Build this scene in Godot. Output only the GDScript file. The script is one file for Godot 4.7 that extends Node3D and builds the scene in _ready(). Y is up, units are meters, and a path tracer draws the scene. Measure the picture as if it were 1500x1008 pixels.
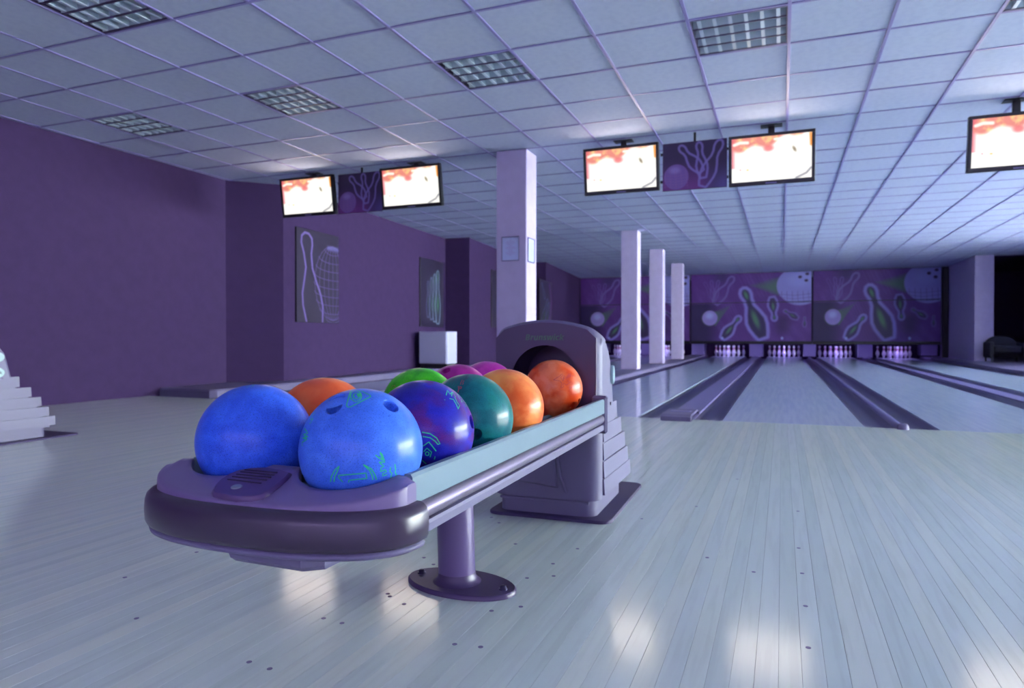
extends Node3D
# A bowling alley: a ball return with ten balls on the approach, lanes, pillars, masks and monitors behind.
# Lane direction is -z, the foul line lies at FOUL, the camera stands at x = 0, z = 0.

const CAM_Y := 0.70
const YAW := 0.3752
const PITCH := -0.0115
const FPX := 1004.0
const CEIL := 2.767
const FOUL := -5.9
const TILE := 0.625
const GX := -4.963       # x of a ceiling rail
const GZ := -2.756       # z of a ceiling rail
const MASK_Z := -23.7
const XR := 12.0         # inner face of the glazed right wall
const R_BALL := 0.108
const FILL_TINT := Color(1.0, 0.86, 1.0)  # purple tint of the added fill lamps behind the camera
const FILL_ENERGY := 6.2

var M := {}
var names := {}
var rng := RandomNumberGenerator.new()

# ------------------------------------------------------------------ helpers: naming and tagging

func numbered(n: String) -> String:
	if not names.has(n):
		names[n] = 0
		return n
	names[n] += 1
	return "%s_%03d" % [n, names[n]]

func tag(o: Node, label: String, category: String, group := "") -> Node:
	o.set_meta("label", label)
	o.set_meta("category", category)
	if group != "":
		o.set_meta("group", group)
	return o

func thing(called: String, label: String, category: String, at := Vector3.ZERO, turn := 0.0, group := "") -> Node3D:
	var o := Node3D.new()
	o.name = numbered(called)
	add_child(o)
	o.position = at
	o.rotation.y = turn
	tag(o, label, category, group)
	return o

func put(st: SurfaceTool, called: String, m: Material, parent: Node = null, gen := true) -> MeshInstance3D:
	if gen:
		st.generate_normals()
	return put_mesh(st.commit(), called, m, parent)

func put_mesh(mesh: Mesh, called: String, m: Material, parent: Node = null) -> MeshInstance3D:
	var o := MeshInstance3D.new()
	o.mesh = mesh
	o.material_override = m
	if parent == null:
		o.name = numbered(called)
		add_child(o)
	else:
		o.name = called
		parent.add_child(o, true)
	return o

func structure(st: SurfaceTool, called: String, m: Material) -> MeshInstance3D:
	var o := put(st, called, m)
	o.set_meta("kind", "structure")
	return o

# ------------------------------------------------------------------ helpers: shapes

func mb() -> SurfaceTool:
	var st := SurfaceTool.new()
	st.begin(Mesh.PRIMITIVE_TRIANGLES)
	st.set_smooth_group(-1)
	return st

func tri_out(st: SurfaceTool, a: Vector3, b: Vector3, c: Vector3, from: Vector3) -> void:
	var n := (c - a).cross(b - a)
	if n.dot((a + b + c) / 3.0 - from) < 0.0:
		var t := b
		b = c
		c = t
	st.add_vertex(a); st.add_vertex(b); st.add_vertex(c)

func quad_out(st: SurfaceTool, a: Vector3, b: Vector3, c: Vector3, d: Vector3, from: Vector3) -> void:
	tri_out(st, a, b, c, from)
	tri_out(st, a, c, d, from)

# a box between two corners with chamfered edges
func bx(st: SurfaceTool, lo: Vector3, hi: Vector3, c := 0.0) -> void:
	st.set_smooth_group(-1)
	var mid := (lo + hi) / 2.0
	var h := (hi - lo) / 2.0
	c = minf(c, minf(h.x, minf(h.y, h.z)) * 0.95)
	var p := {}
	for sx in [-1, 1]:
		for sy in [-1, 1]:
			for sz in [-1, 1]:
				var s := Vector3(sx, sy, sz)
				p[[sx, sy, sz, 0]] = mid + s * Vector3(h.x, h.y - c, h.z - c)
				p[[sx, sy, sz, 1]] = mid + s * Vector3(h.x - c, h.y, h.z - c)
				p[[sx, sy, sz, 2]] = mid + s * Vector3(h.x - c, h.y - c, h.z)
	for s in [-1, 1]:
		quad_out(st, p[[s, -1, -1, 0]], p[[s, 1, -1, 0]], p[[s, 1, 1, 0]], p[[s, -1, 1, 0]], mid)
		quad_out(st, p[[-1, s, -1, 1]], p[[1, s, -1, 1]], p[[1, s, 1, 1]], p[[-1, s, 1, 1]], mid)
		quad_out(st, p[[-1, -1, s, 2]], p[[1, -1, s, 2]], p[[1, 1, s, 2]], p[[-1, 1, s, 2]], mid)
	if c > 0.0:
		for a in [-1, 1]:
			for b in [-1, 1]:
				quad_out(st, p[[a, b, -1, 0]], p[[a, b, 1, 0]], p[[a, b, 1, 1]], p[[a, b, -1, 1]], mid)
				quad_out(st, p[[a, -1, b, 0]], p[[a, 1, b, 0]], p[[a, 1, b, 2]], p[[a, -1, b, 2]], mid)
				quad_out(st, p[[-1, a, b, 1]], p[[1, a, b, 1]], p[[1, a, b, 2]], p[[-1, a, b, 2]], mid)
				for d in [-1, 1]:
					tri_out(st, p[[a, b, d, 0]], p[[a, b, d, 1]], p[[a, b, d, 2]], mid)

func box_part(called: String, lo: Vector3, hi: Vector3, c: float, m: Material, parent: Node = null) -> MeshInstance3D:
	var st := mb()
	bx(st, lo, hi, c)
	return put(st, called, m, parent)

# rows of points joined into a smooth skin; flip turns the faces
func skin(st: SurfaceTool, rows: Array, closed := false, flip := false, group := 1, skip = null) -> void:
	st.set_smooth_group(group)
	for j in rows.size() - 1:
		var a: Array = rows[j]
		var b: Array = rows[j + 1]
		var n := a.size()
		for i in (n if closed else n - 1):
			var k := (i + 1) % n
			var p: Vector3 = a[i]
			var q: Vector3 = a[k]
			var r: Vector3 = b[k]
			var s: Vector3 = b[i]
			if skip != null and skip.call((p + q + r + s) / 4.0):
				continue
			for t in [[p, q, r], [p, r, s]]:
				if (t[1] - t[0]).cross(t[2] - t[0]).length_squared() < 1e-16:
					continue
				st.add_vertex(t[0])
				if flip:
					st.add_vertex(t[2]); st.add_vertex(t[1])
				else:
					st.add_vertex(t[1]); st.add_vertex(t[2])

func lathe(st: SurfaceTool, profile: Array, seg: int, at := Vector3.ZERO, group := 1) -> void:
	var rows := []
	for p in profile:
		var row := []
		for i in seg:
			var a := TAU * i / seg
			row.append(at + Vector3(p[0] * cos(a), p[1], p[0] * sin(a)))
		rows.append(row)
	skin(st, rows, true, false, group)

func tube(st: SurfaceTool, path: Array, r: float, seg := 12, caps := true) -> void:
	var rows := []
	for i in path.size():
		var d: Vector3 = (path[mini(i + 1, path.size() - 1)] - path[maxi(i - 1, 0)]).normalized()
		var u := d.cross(Vector3.UP if absf(d.y) < 0.9 else Vector3.RIGHT).normalized()
		var v := u.cross(d)
		var row := []
		for k in seg:
			var a := TAU * k / seg
			row.append(path[i] + (u * cos(a) + v * sin(a)) * r)
		rows.append(row)
	skin(st, rows, true, false)
	if caps:
		for e in [0, rows.size() - 1]:
			st.set_smooth_group(-1)
			for k in seg:
				tri_out(st, path[e], rows[e][k], rows[e][(k + 1) % seg], path[e] * 0.5 + path[rows.size() / 2] * 0.5)

# a flat outline pushed from z0 to z1 along the z of xf, with an optional bevel on the z1 rim
func prism(st: SurfaceTool, poly: PackedVector2Array, z0: float, z1: float, xf := Transform3D(), bevel := 0.0, smooth_sides := false) -> void:
	if Geometry2D.is_polygon_clockwise(poly):
		poly.reverse()
	var n := poly.size()
	var rings := [[poly, z0]]
	if bevel > 0.0:
		var s := signf(z1 - z0)
		rings.append([poly, z1 - bevel * s])
		var inner := PackedVector2Array()
		for i in n:
			var d0 := (poly[i] - poly[(i - 1 + n) % n]).normalized()
			var d1 := (poly[(i + 1) % n] - poly[i]).normalized()
			var nn := (Vector2(-d0.y, d0.x) + Vector2(-d1.y, d1.x)).normalized()
			inner.append(poly[i] + nn * bevel)
		rings.append([inner, z1])
	else:
		rings.append([poly, z1])
	var flip := z1 < z0
	var rows := []
	for ring in rings:
		var row := []
		for p in ring[0]:
			row.append(xf * Vector3(p.x, p.y, ring[1]))
		rows.append(row)
	skin(st, rows, true, not flip, 2 if smooth_sides else -1)
	st.set_smooth_group(-1)
	for e in [0, rings.size() - 1]:
		var pp: PackedVector2Array = rings[e][0]
		var idx := Geometry2D.triangulate_polygon(pp)
		var towards: float = (-1.0 if e == 0 else 1.0) * (-1.0 if flip else 1.0)
		for i in range(0, idx.size(), 3):
			var a := xf * Vector3(pp[idx[i]].x, pp[idx[i]].y, rings[e][1])
			var b := xf * Vector3(pp[idx[i + 1]].x, pp[idx[i + 1]].y, rings[e][1])
			var c := xf * Vector3(pp[idx[i + 2]].x, pp[idx[i + 2]].y, rings[e][1])
			var nn := (c - a).cross(b - a)
			if nn.dot(xf.basis.z) * towards < 0.0:
				st.add_vertex(a); st.add_vertex(c); st.add_vertex(b)
			else:
				st.add_vertex(a); st.add_vertex(b); st.add_vertex(c)

func ellipse(c: Vector2, rx: float, ry: float, n := 32, turn := 0.0) -> PackedVector2Array:
	var p := PackedVector2Array()
	for i in n:
		p.append(c + Vector2(rx * cos(TAU * i / n), ry * sin(TAU * i / n)).rotated(turn))
	return p

func round_rect(lo: Vector2, hi: Vector2, r: float, n := 5) -> PackedVector2Array:
	var p := PackedVector2Array()
	var cs := [[Vector2(hi.x - r, hi.y - r), 0.0], [Vector2(lo.x + r, hi.y - r), PI / 2], [Vector2(lo.x + r, lo.y + r), PI], [Vector2(hi.x - r, lo.y + r), 1.5 * PI]]
	for c in cs:
		for i in n + 1:
			p.append(c[0] + Vector2.from_angle(c[1] + PI / 2 * i / n) * r)
	return p

# lays a plan outline (x, z) flat: prism z becomes world y
func flat_xf() -> Transform3D:
	return Transform3D(Basis(Vector3(1, 0, 0), Vector3(0, 0, 1), Vector3(0, 1, 0)), Vector3.ZERO)

# ------------------------------------------------------------------ helpers: pixels of the 1500 x 1008 photograph

func eye() -> Vector3:
	return Vector3(0, CAM_Y, 0)

func ray(px: float, py: float) -> Vector3:
	var f := Vector3(-sin(YAW), 0, -cos(YAW))
	var r := Vector3(cos(YAW), 0, -sin(YAW))
	var fp := f * cos(PITCH) + Vector3.UP * sin(PITCH)
	var up := Vector3.UP * cos(PITCH) - f * sin(PITCH)
	return fp + r * (px - 750.0) / FPX - up * (py - 504.0) / FPX

func on_y(px: float, py: float, y := 0.0) -> Vector3:
	var d := ray(px, py)
	return eye() + d * ((y - CAM_Y) / d.y)

func on_wall(px: float, py: float, a: Vector2, b: Vector2) -> Vector3:   # a, b: (x, z) of the wall
	var d := ray(px, py)
	var n := Vector2(-(b - a).y, (b - a).x)
	return eye() + d * (n.dot(a) / n.dot(Vector2(d.x, d.z)))

func on_ball(px: float, py: float, c: Vector3, r: float) -> Vector3:
	var d := ray(px, py).normalized()
	var v := c - eye()
	var t := v.dot(d)
	var miss := v.length_squared() - t * t
	if miss > r * r * 0.985:      # beside the ball: the nearest point of its rim
		var q := eye() + d * t
		return c + (q - c).normalized() * r
	return eye() + d * (t - sqrt(r * r - miss))

func frame_of(p: Vector3) -> Vector3:
	var v := p - eye()
	var z := v.dot(ray(750, 504))
	var r := Vector3(cos(YAW), 0, -sin(YAW))
	var up := Vector3.UP * cos(PITCH) + Vector3(sin(YAW), 0, cos(YAW)) * sin(PITCH)
	return Vector3(750 + FPX * v.dot(r) / z, 504 - FPX * v.dot(up) / z, z)

# ------------------------------------------------------------------ helpers: materials and painted prints

func mat(c: Color, rough := 0.6, metal := 0.0, spec := 0.5) -> StandardMaterial3D:
	var m := StandardMaterial3D.new()
	m.albedo_color = c
	m.roughness = rough
	m.metallic = metal
	m.metallic_specular = spec
	return m

func noise_tex(freq: float, colors: Array, offs: Array, sd: int, size := 256, warp := 0.0, octaves := 4, kind := FastNoiseLite.TYPE_SIMPLEX_SMOOTH) -> NoiseTexture2D:
	var n := FastNoiseLite.new()
	n.seed = sd
	n.noise_type = kind
	n.frequency = freq
	n.fractal_octaves = octaves
	if warp > 0.0:
		n.domain_warp_enabled = true
		n.domain_warp_amplitude = warp
		n.domain_warp_frequency = freq * 0.7
	var g := Gradient.new()
	g.colors = PackedColorArray(colors)
	g.offsets = PackedFloat32Array(offs)
	var t := NoiseTexture2D.new()
	t.width = size
	t.height = size
	t.seamless = true
	t.noise = n
	t.color_ramp = g
	t.generate_mipmaps = false
	return t

func tri(m: StandardMaterial3D, scale: Vector3, world := false) -> StandardMaterial3D:
	m.uv1_triplanar = true
	m.uv1_world_triplanar = world
	m.uv1_scale = scale
	return m

func mix_px(im: Image, x: int, y: int, c: Color, a: float) -> void:
	if a > 0.003:
		im.set_pixel(x, y, im.get_pixel(x, y).lerp(c, minf(a, 1.0)))

# a soft line through points, in pixels of the print
func ink(im: Image, pts: Array, w: float, c: Color, soft := 1.0, strength := 1.0) -> void:
	var lo: Vector2 = pts[0]
	var hi: Vector2 = pts[0]
	for p in pts:
		lo = lo.min(p)
		hi = hi.max(p)
	var reach := w / 2.0 + soft
	for y in range(maxi(0, int(lo.y - reach)), mini(im.get_height(), int(hi.y + reach) + 2)):
		for x in range(maxi(0, int(lo.x - reach)), mini(im.get_width(), int(hi.x + reach) + 2)):
			var q := Vector2(x + 0.5, y + 0.5)
			var best := 1e9
			for i in pts.size() - 1:
				var a: Vector2 = pts[i]
				var ab: Vector2 = pts[i + 1] - a
				var t := clampf((q - a).dot(ab) / maxf(ab.length_squared(), 1e-6), 0.0, 1.0)
				best = minf(best, (q - a - ab * t).length_squared())
			mix_px(im, x, y, c, strength * (1.0 - smoothstep(w / 2.0 - soft * 0.5, reach, sqrt(best))))

func blob(im: Image, c: Vector2, rx: float, ry: float, turn: float, col: Color, hard := 0.9, strength := 1.0) -> void:
	var r := maxf(rx, ry) * 1.05
	for y in range(maxi(0, int(c.y - r)), mini(im.get_height(), int(c.y + r) + 1)):
		for x in range(maxi(0, int(c.x - r)), mini(im.get_width(), int(c.x + r) + 1)):
			var q := (Vector2(x + 0.5, y + 0.5) - c).rotated(-turn)
			var d := Vector2(q.x / rx, q.y / ry).length()
			mix_px(im, x, y, col, strength * (1.0 - smoothstep(hard, 1.0, d)))

func area(im: Image, poly: PackedVector2Array, col: Color, strength := 1.0) -> void:
	var lo := poly[0]
	var hi := poly[0]
	for p in poly:
		lo = lo.min(p)
		hi = hi.max(p)
	for y in range(maxi(0, int(lo.y)), mini(im.get_height(), int(hi.y) + 1)):
		for x in range(maxi(0, int(lo.x)), mini(im.get_width(), int(hi.x) + 1)):
			if Geometry2D.is_point_in_polygon(Vector2(x + 0.5, y + 0.5), poly):
				mix_px(im, x, y, col, strength)

# outline of a pin from its head to its foot
func pin_shape(head: Vector2, foot: Vector2, wide := 1.0, open_foot := false) -> Array:
	var prof := [[0.0, 0.0], [0.02, 0.05], [0.08, 0.085], [0.15, 0.09], [0.26, 0.065], [0.36, 0.07], [0.5, 0.125], [0.64, 0.165], [0.76, 0.158], [0.9, 0.12], [1.0, 0.08]]
	var d := foot - head
	var s := Vector2(-d.y, d.x) * wide
	var left := []
	var right := []
	for p in prof:
		left.append(head + d * p[0] + s * p[1])
		right.push_front(head + d * p[0] - s * p[1])
	var out := []
	if open_foot:
		out.append_array(right)
		out.append_array(left)
		return out
	out.append_array(left)
	out.append_array(right)
	out.append(left[0])
	return out

func pin_print(im: Image, head: Vector2, foot: Vector2, wide: float, w: float, line: Color, inside: Color, core: Color, strength := 1.0) -> void:
	var o := pin_shape(head, foot, wide)
	if inside.a > 0.0:
		area(im, PackedVector2Array(o), Color(inside, 1.0), inside.a * strength)
	if core.a > 0.0:
		var mid := head.lerp(foot, 0.62)
		var d := foot - head
		blob(im, mid, d.length() * 0.28, d.length() * 0.075 * wide, d.angle(), Color(core, 1.0), 0.2, core.a * strength)
		blob(im, head.lerp(foot, 0.15), d.length() * 0.14, d.length() * 0.05 * wide, d.angle(), Color(core, 1.0), 0.2, core.a * strength)
	ink(im, o, w, line, w * 0.6, strength)

func print_mat(im: Image, rough := 0.45) -> StandardMaterial3D:
	var m := mat(Color.WHITE, rough)
	m.albedo_texture = ImageTexture.create_from_image(im)
	m.texture_repeat = false
	return m

# a flat print of two triangles with its own texture coordinates: corners top left, top right, bottom right, bottom left
func sheet(st: SurfaceTool, tl: Vector3, tr: Vector3, br: Vector3, bl: Vector3, uv := Rect2(0, 0, 1, 1)) -> void:
	var n := (br - tl).cross(tr - tl).normalized()
	var v := [[tl, uv.position], [tr, uv.position + Vector2(uv.size.x, 0)], [br, uv.end], [tl, uv.position], [br, uv.end], [bl, uv.position + Vector2(0, uv.size.y)]]
	for p in v:
		st.set_normal(n)
		st.set_uv(p[1])
		st.add_vertex(p[0])

func text_part(words: String, height: float, depth: float, m: Material, called: String, parent: Node, xf: Transform3D, slant := 0.0) -> void:
	var t := TextMesh.new()
	var f := SystemFont.new()
	f.font_names = PackedStringArray(["Droid Sans"])
	f.font_weight = 700
	t.font = f
	t.text = words
	t.font_size = 48
	t.pixel_size = height / 34.0
	t.depth = depth
	t.curve_step = 4.0
	var o := put_mesh(t, called, m, parent)
	o.transform = xf * Transform3D(Basis(Vector3(1, 0, 0), Vector3(slant, 1, 0), Vector3(0, 0, 1)), Vector3.ZERO)

# ------------------------------------------------------------------ the scene

func _ready() -> void:
	rng.seed = 7
	camera_and_light()
	materials()
	room()
	ceiling()
	approach()
	lanes()
	masks()
	pillars()
	ball_returns()
	balls()
	monitors()
	ceiling_lights()
	wall_things()
	side_things()

func camera_and_light() -> void:
	var cam := Camera3D.new()
	cam.name = "camera"
	add_child(cam)
	cam.position = eye()
	cam.rotation = Vector3(PITCH, YAW, 0)
	cam.near = 0.05
	cam.far = 200.0
	cam.keep_aspect = Camera3D.KEEP_HEIGHT
	var lens := CameraAttributesPhysical.new()
	lens.frustum_focal_length = 23.905
	lens.frustum_near = 0.05
	lens.frustum_far = 200.0
	lens.frustum_focus_distance = 1.55
	lens.exposure_aperture = 5.0
	cam.attributes = lens
	cam.fov = rad_to_deg(2.0 * atan(504.0 / FPX))
	cam.current = true

	var env := Environment.new()
	env.background_mode = Environment.BG_COLOR
	env.background_color = Color(0.95, 1.0, 0.99)
	env.background_energy_multiplier = 30.0
	env.tonemap_mode = Environment.TONE_MAPPER_LINEAR
	env.tonemap_exposure = 1.78
	env.sdfgi_enabled = true
	env.ssao_enabled = true
	env.ssil_enabled = true
	var we := WorldEnvironment.new()
	we.name = "world_environment"
	we.environment = env
	add_child(we)

func materials() -> void:
	# maple strips of the approach: six tones of one pale, cool-stained maple
	var tones := [Color(0.845, 0.89, 0.855), Color(0.86, 0.90, 0.86), Color(0.835, 0.885, 0.855), Color(0.87, 0.905, 0.86), Color(0.845, 0.89, 0.865), Color(0.825, 0.875, 0.845)]
	M.planks = []
	for i in tones.size():
		var c: Color = tones[i]
		var m := mat(Color.WHITE, 0.13, 0.0, 0.36)
		m.albedo_texture = noise_tex(0.02, [c.darkened(0.025), c, c.lightened(0.02)], [0.25, 0.5, 0.8], 11 + i, 256)
		tri(m, Vector3(6.0, 1.0, 0.35), true)
		M.planks.append(m)
	M.floor_base = mat(Color(0.62, 0.66, 0.68), 0.5)
	M.dot = mat(Color(0.40, 0.36, 0.52), 0.4)
	var ln := mat(Color.WHITE, 0.16, 0.0, 0.5)
	ln.albedo_texture = noise_tex(0.03, [Color(0.73, 0.78, 0.88), Color(0.75, 0.80, 0.89), Color(0.77, 0.82, 0.90)], [0.25, 0.5, 0.8], 31, 256)
	tri(ln, Vector3(3.0, 1.0, 0.12), true)
	M.lane = ln
	M.gutter = mat(Color(0.30, 0.26, 0.42), 0.35)
	M.capping = mat(Color(0.46, 0.42, 0.62), 0.35)
	M.kerb = mat(Color(0.44, 0.41, 0.55), 0.5)
	var tile := mat(Color.WHITE, 0.9, 0.0, 0.2)
	tile.albedo_texture = noise_tex(0.05, [Color(0.725, 0.755, 0.855), Color(0.74, 0.77, 0.865), Color(0.75, 0.78, 0.87)], [0.2, 0.5, 0.8], 41, 128)
	tri(tile, Vector3(2.2, 2.2, 2.2), true)
	M.tile = tile
	M.rail = mat(Color(0.55, 0.52, 0.74), 0.35)
	M.slab = mat(Color(0.25, 0.24, 0.32), 0.9)
	var wl := mat(Color.WHITE, 0.75, 0.0, 0.3)
	wl.albedo_texture = noise_tex(0.03, [Color(0.247, 0.172, 0.337), Color(0.254, 0.177, 0.344), Color(0.26, 0.182, 0.35)], [0.2, 0.5, 0.8], 51, 256)
	tri(wl, Vector3(0.7, 0.7, 0.7), true)
	M.wall = wl
	var pale := mat(Color.WHITE, 0.8, 0.0, 0.3)
	pale.albedo_texture = noise_tex(0.03, [Color(0.73, 0.68, 0.82), Color(0.74, 0.69, 0.83), Color(0.75, 0.70, 0.84)], [0.2, 0.5, 0.8], 61, 256)
	tri(pale, Vector3(0.7, 0.7, 0.7), true)
	M.pale_wall = pale
	M.plastic_dark = mat(Color(0.255, 0.195, 0.33), 0.4)
	M.plastic = mat(Color(0.41, 0.39, 0.51), 0.5)
	M.plastic_cap = mat(Color(0.46, 0.40, 0.56), 0.3)
	M.plastic_bumper = mat(Color(0.235, 0.19, 0.275), 0.28)
	M.vent = mat(Color(0.13, 0.09, 0.18), 0.5)
	M.button = mat(Color(0.50, 0.56, 0.58), 0.4)
	M.pod = mat(Color(0.33, 0.24, 0.42), 0.35)
	M.rail_face = mat(Color(0.45, 0.54, 0.585), 0.35)
	M.chrome = mat(Color(0.56, 0.52, 0.60), 0.3, 0.6)
	M.post = mat(Color(0.40, 0.335, 0.51), 0.35)
	M.base_plate = mat(Color(0.27, 0.21, 0.36), 0.4)
	M.mat_rubber = mat(Color(0.22, 0.17, 0.33), 0.6)
	M.badge = mat(Color(0.58, 0.70, 0.71), 0.4)
	M.logo_green = mat(Color(0.27, 0.42, 0.34), 0.5)
	M.badge_print = mat(Color(0.28, 0.28, 0.36), 0.5)
	M.bolt = mat(Color(0.24, 0.22, 0.32), 0.3, 0.7)
	M.pin = mat(Color(0.86, 0.84, 0.92), 0.25)
	M.pin.vertex_color_use_as_albedo = true
	M.black_plastic = mat(Color(0.07, 0.06, 0.10), 0.4)
	M.louvre = mat(Color(0.80, 0.86, 0.90), 0.35, 0.25)
	M.housing = mat(Color(0.34, 0.31, 0.44), 0.35, 0.5)
	M.glass_tube = mat(Color(0.72, 0.78, 0.86), 0.2)
	M.white_paint = mat(Color(0.76, 0.76, 0.88), 0.5)
	M.paper = mat(Color(0.78, 0.80, 0.92), 0.6)
	M.frame = mat(Color(0.42, 0.38, 0.56), 0.5)
	M.seat = mat(Color(0.10, 0.09, 0.16), 0.7)

# ------------------------------------------------------------------ room

func left_wall_line() -> Array:
	return [Vector2(-6.89, 5.0), Vector2(-6.89, -7.1), Vector2(-6.36, -7.6), Vector2(-6.66, -13.05), Vector2(-6.12, -13.1), Vector2(-6.62, -18.15), Vector2(-6.15, -18.2), Vector2(-6.75, -23.95)]

func room() -> void:
	var w := left_wall_line()
	var poly := PackedVector2Array(w)
	poly.append(Vector2(-6.75, -26.2))
	poly.append(Vector2(-7.3, -26.2))
	poly.append(Vector2(-7.3, 5.0))
	var st := mb()
	prism(st, poly, -0.25, CEIL + 0.13, flat_xf())
	structure(st, "wall_left", M.wall)
	st = mb()
	bx(st, Vector3(-7.3, -0.25, -26.4), Vector3(XR + 0.2, CEIL + 0.13, -26.2))
	structure(st, "wall_back", M.wall)
	st = mb()
	bx(st, Vector3(-7.3, -0.25, 5.0), Vector3(XR + 0.2, CEIL + 0.13, 5.2))
	structure(st, "wall_front", M.white_paint)
	front_fill()
	# the right wall is mostly glazed: four wide windows out of the frame, the daylight of the hall
	st = mb()
	var x0 := XR
	var x1 := XR + 0.2
	bx(st, Vector3(x0, -0.25, -26.2), Vector3(x1, 0.25, 5.0))
	bx(st, Vector3(x0, 2.55, -26.2), Vector3(x1, CEIL + 0.13, 5.0))
	bx(st, Vector3(x0, 0.25, -26.2), Vector3(x1, 2.55, -19.3))
	bx(st, Vector3(x0, 0.25, -4.5), Vector3(x1, 2.55, 5.0))
	var zs := [-4.5, -8.2, -11.9, -15.6, -19.3]
	for i in range(1, 4):
		bx(st, Vector3(x0, 0.25, zs[i] - 0.15), Vector3(x1, 2.55, zs[i] + 0.15))
	structure(st, "wall_right", M.pale_wall)
	for i in 4:
		var a: float = zs[i] - (0.15 if i > 0 else 0.0)
		var b: float = zs[i + 1] + (0.15 if i < 3 else 0.0)
		st = mb()
		for e in [[0.25, 0.31], [2.49, 2.55]]:
			bx(st, Vector3(XR + 0.06, e[0], b), Vector3(XR + 0.14, e[1], a), 0.008)
		for k in 4:
			var z := lerpf(a, b, k / 3.0)
			bx(st, Vector3(XR + 0.06, 0.31, maxf(z - 0.03, b)), Vector3(XR + 0.14, 2.49, minf(z + 0.03, a)), 0.008)
		var o := put(st, "window_%d" % (i + 1), M.white_paint)
		o.set_meta("kind", "structure")
	# the pale end wall beside the lanes and the dark opening next to it
	st = mb()
	bx(st, Vector3(4.60, 0, -26.2), Vector3(5.02, CEIL + 0.01, -20.75), 0.01)
	structure(st, "wall_side", M.pale_wall)
	# a doorway beside it leads into an unlit side room; an unseen partition is added to block window light
	st = mb()
	bx(st, Vector3(6.5, -0.11, -20.95), Vector3(XR, CEIL + 0.01, -20.75))
	bx(st, Vector3(6.5, -0.11, -20.75), Vector3(6.7, CEIL + 0.01, -17.2))  # added only to keep window light off the end wall
	structure(st, "wall_added_partition", M.pale_wall)
	st = mb()
	bx(st, Vector3(5.02, CEIL - 0.02, -26.2), Vector3(XR, CEIL - 0.004, -20.96))
	structure(st, "ceiling_side_room", M.wall)
	st = mb()
	bx(st, Vector3(5.02, -0.11, -26.19), Vector3(XR, CEIL - 0.02, -26.1))
	bx(st, Vector3(5.021, -0.11, -26.1), Vector3(5.04, CEIL - 0.02, -20.96))
	structure(st, "wall_side_room", M.wall)

# added unseen fill: a pelmet behind the camera hides lamps that wash the front wall
func front_fill() -> void:
	var st := mb()
	bx(st, Vector3(-6.88, CEIL - 0.42, 3.9), Vector3(XR - 0.01, CEIL - 0.003, 3.98), 0.005)
	structure(st, "trim_added_1", M.white_paint)  # made-up pelmet, keeps the fill lamps out of the ball reflections
	var glow := mat(Color(0.9, 0.9, 1.0), 0.4)
	glow.emission_enabled = true
	glow.emission = FILL_TINT
	glow.emission_energy_multiplier = 3.0
	for i in range(1, 4):
		var t := thing("fill_lamp", "unseen tube lamp added behind the pelmet for fill light", "lamp", Vector3(-5.1 + i * 3.4, CEIL - 0.02, 4.06), 0.0, "added fill lamps")
		box_part("lamp_tray", Vector3(-1.5, -0.03, -0.078), Vector3(1.5, 0.018, 0.04), 0.003, M.housing, t)
		var s2 := mb()
		tube(s2, [Vector3(-1.48, -0.06, 0), Vector3(1.48, -0.06, 0)], 0.016, 10)
		put(s2, "fill_tube", glow, t)
		var l := AreaLight3D.new()
		l.name = "lamp"
		l.area_size = Vector2(2.9, 0.08)
		l.light_color = FILL_TINT
		l.light_energy = FILL_ENERGY
		l.area_range = 40.0
		l.shadow_enabled = true
		t.add_child(l)
		l.position = Vector3(0, -0.10, 0.02)
		l.rotation_degrees = Vector3(-55, 180, 0)

func ceiling() -> void:
	var st := mb()
	bx(st, Vector3(-7.3, CEIL + 0.12, -26.4), Vector3(XR + 0.2, CEIL + 0.3, 5.2))
	var top := structure(st, "ceiling", M.slab)
	# tiles in the grid of rails; the 300 that show largest are pieces of their own
	var off := {}
	for c in lamp_cells():
		off[Vector2i(c[0], c[1])] = true
	var cells := []
	for i in range(-4, 28):
		for j in range(-13, 38):
			if off.has(Vector2i(i, j)):
				continue
			var x := GX + TILE * i
			var z := GZ - TILE * (j + 1)
			if x + TILE < -7.0 or x > XR + 0.05 or z > 4.9:
				continue
			var c := Vector3(x + TILE / 2, CEIL, z + TILE / 2)
			var size := 0.0
			var p := frame_of(c)
			if p.z > 0.5 and p.x > -60 and p.x < 1560 and p.y > -60:
				size = 1.0 / (p.z * p.z * p.z)
			cells.append([size, i, j, c])
	cells.sort_custom(func(a, b): return a[0] > b[0])
	var one := mb()
	bx(one, Vector3(-0.303, 0.006, -0.303), Vector3(0.303, 0.022, 0.303), 0.004)
	one.generate_normals()
	var tile_mesh := one.commit()
	var rest := mb()
	for k in cells.size():
		if k < 300 and cells[k][0] > 0.0:
			var o := put_mesh(tile_mesh, "ceiling_tile", M.tile, top)
			o.position = cells[k][3] + Vector3(0, rng.randf_range(-0.0012, 0.0012), 0)
		else:
			bx(rest, cells[k][3] + Vector3(-0.303, 0.006, -0.303), cells[k][3] + Vector3(0.303, 0.022, 0.303))
	var r := put(rest, "far_ceiling_tiles", M.tile, top)
	r.set_meta("kind", "stuff")
	for i in range(-4, 28):
		var x := GX + TILE * i
		if x > -7.25 and x < XR:
			box_part("ceiling_rail", Vector3(x - 0.011, CEIL, -26.2), Vector3(x + 0.011, CEIL + 0.03, 5.0), 0.0015, M.rail, top)
	for j in range(-13, 39):
		var z := GZ - TILE * j
		if z < 5.0 and z > -26.2:
			box_part("ceiling_cross_rail", Vector3(-7.3, CEIL + 0.0006, z - 0.011), Vector3(XR + 0.1, CEIL + 0.0294, z + 0.011), 0.0015, M.rail, top)

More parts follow.
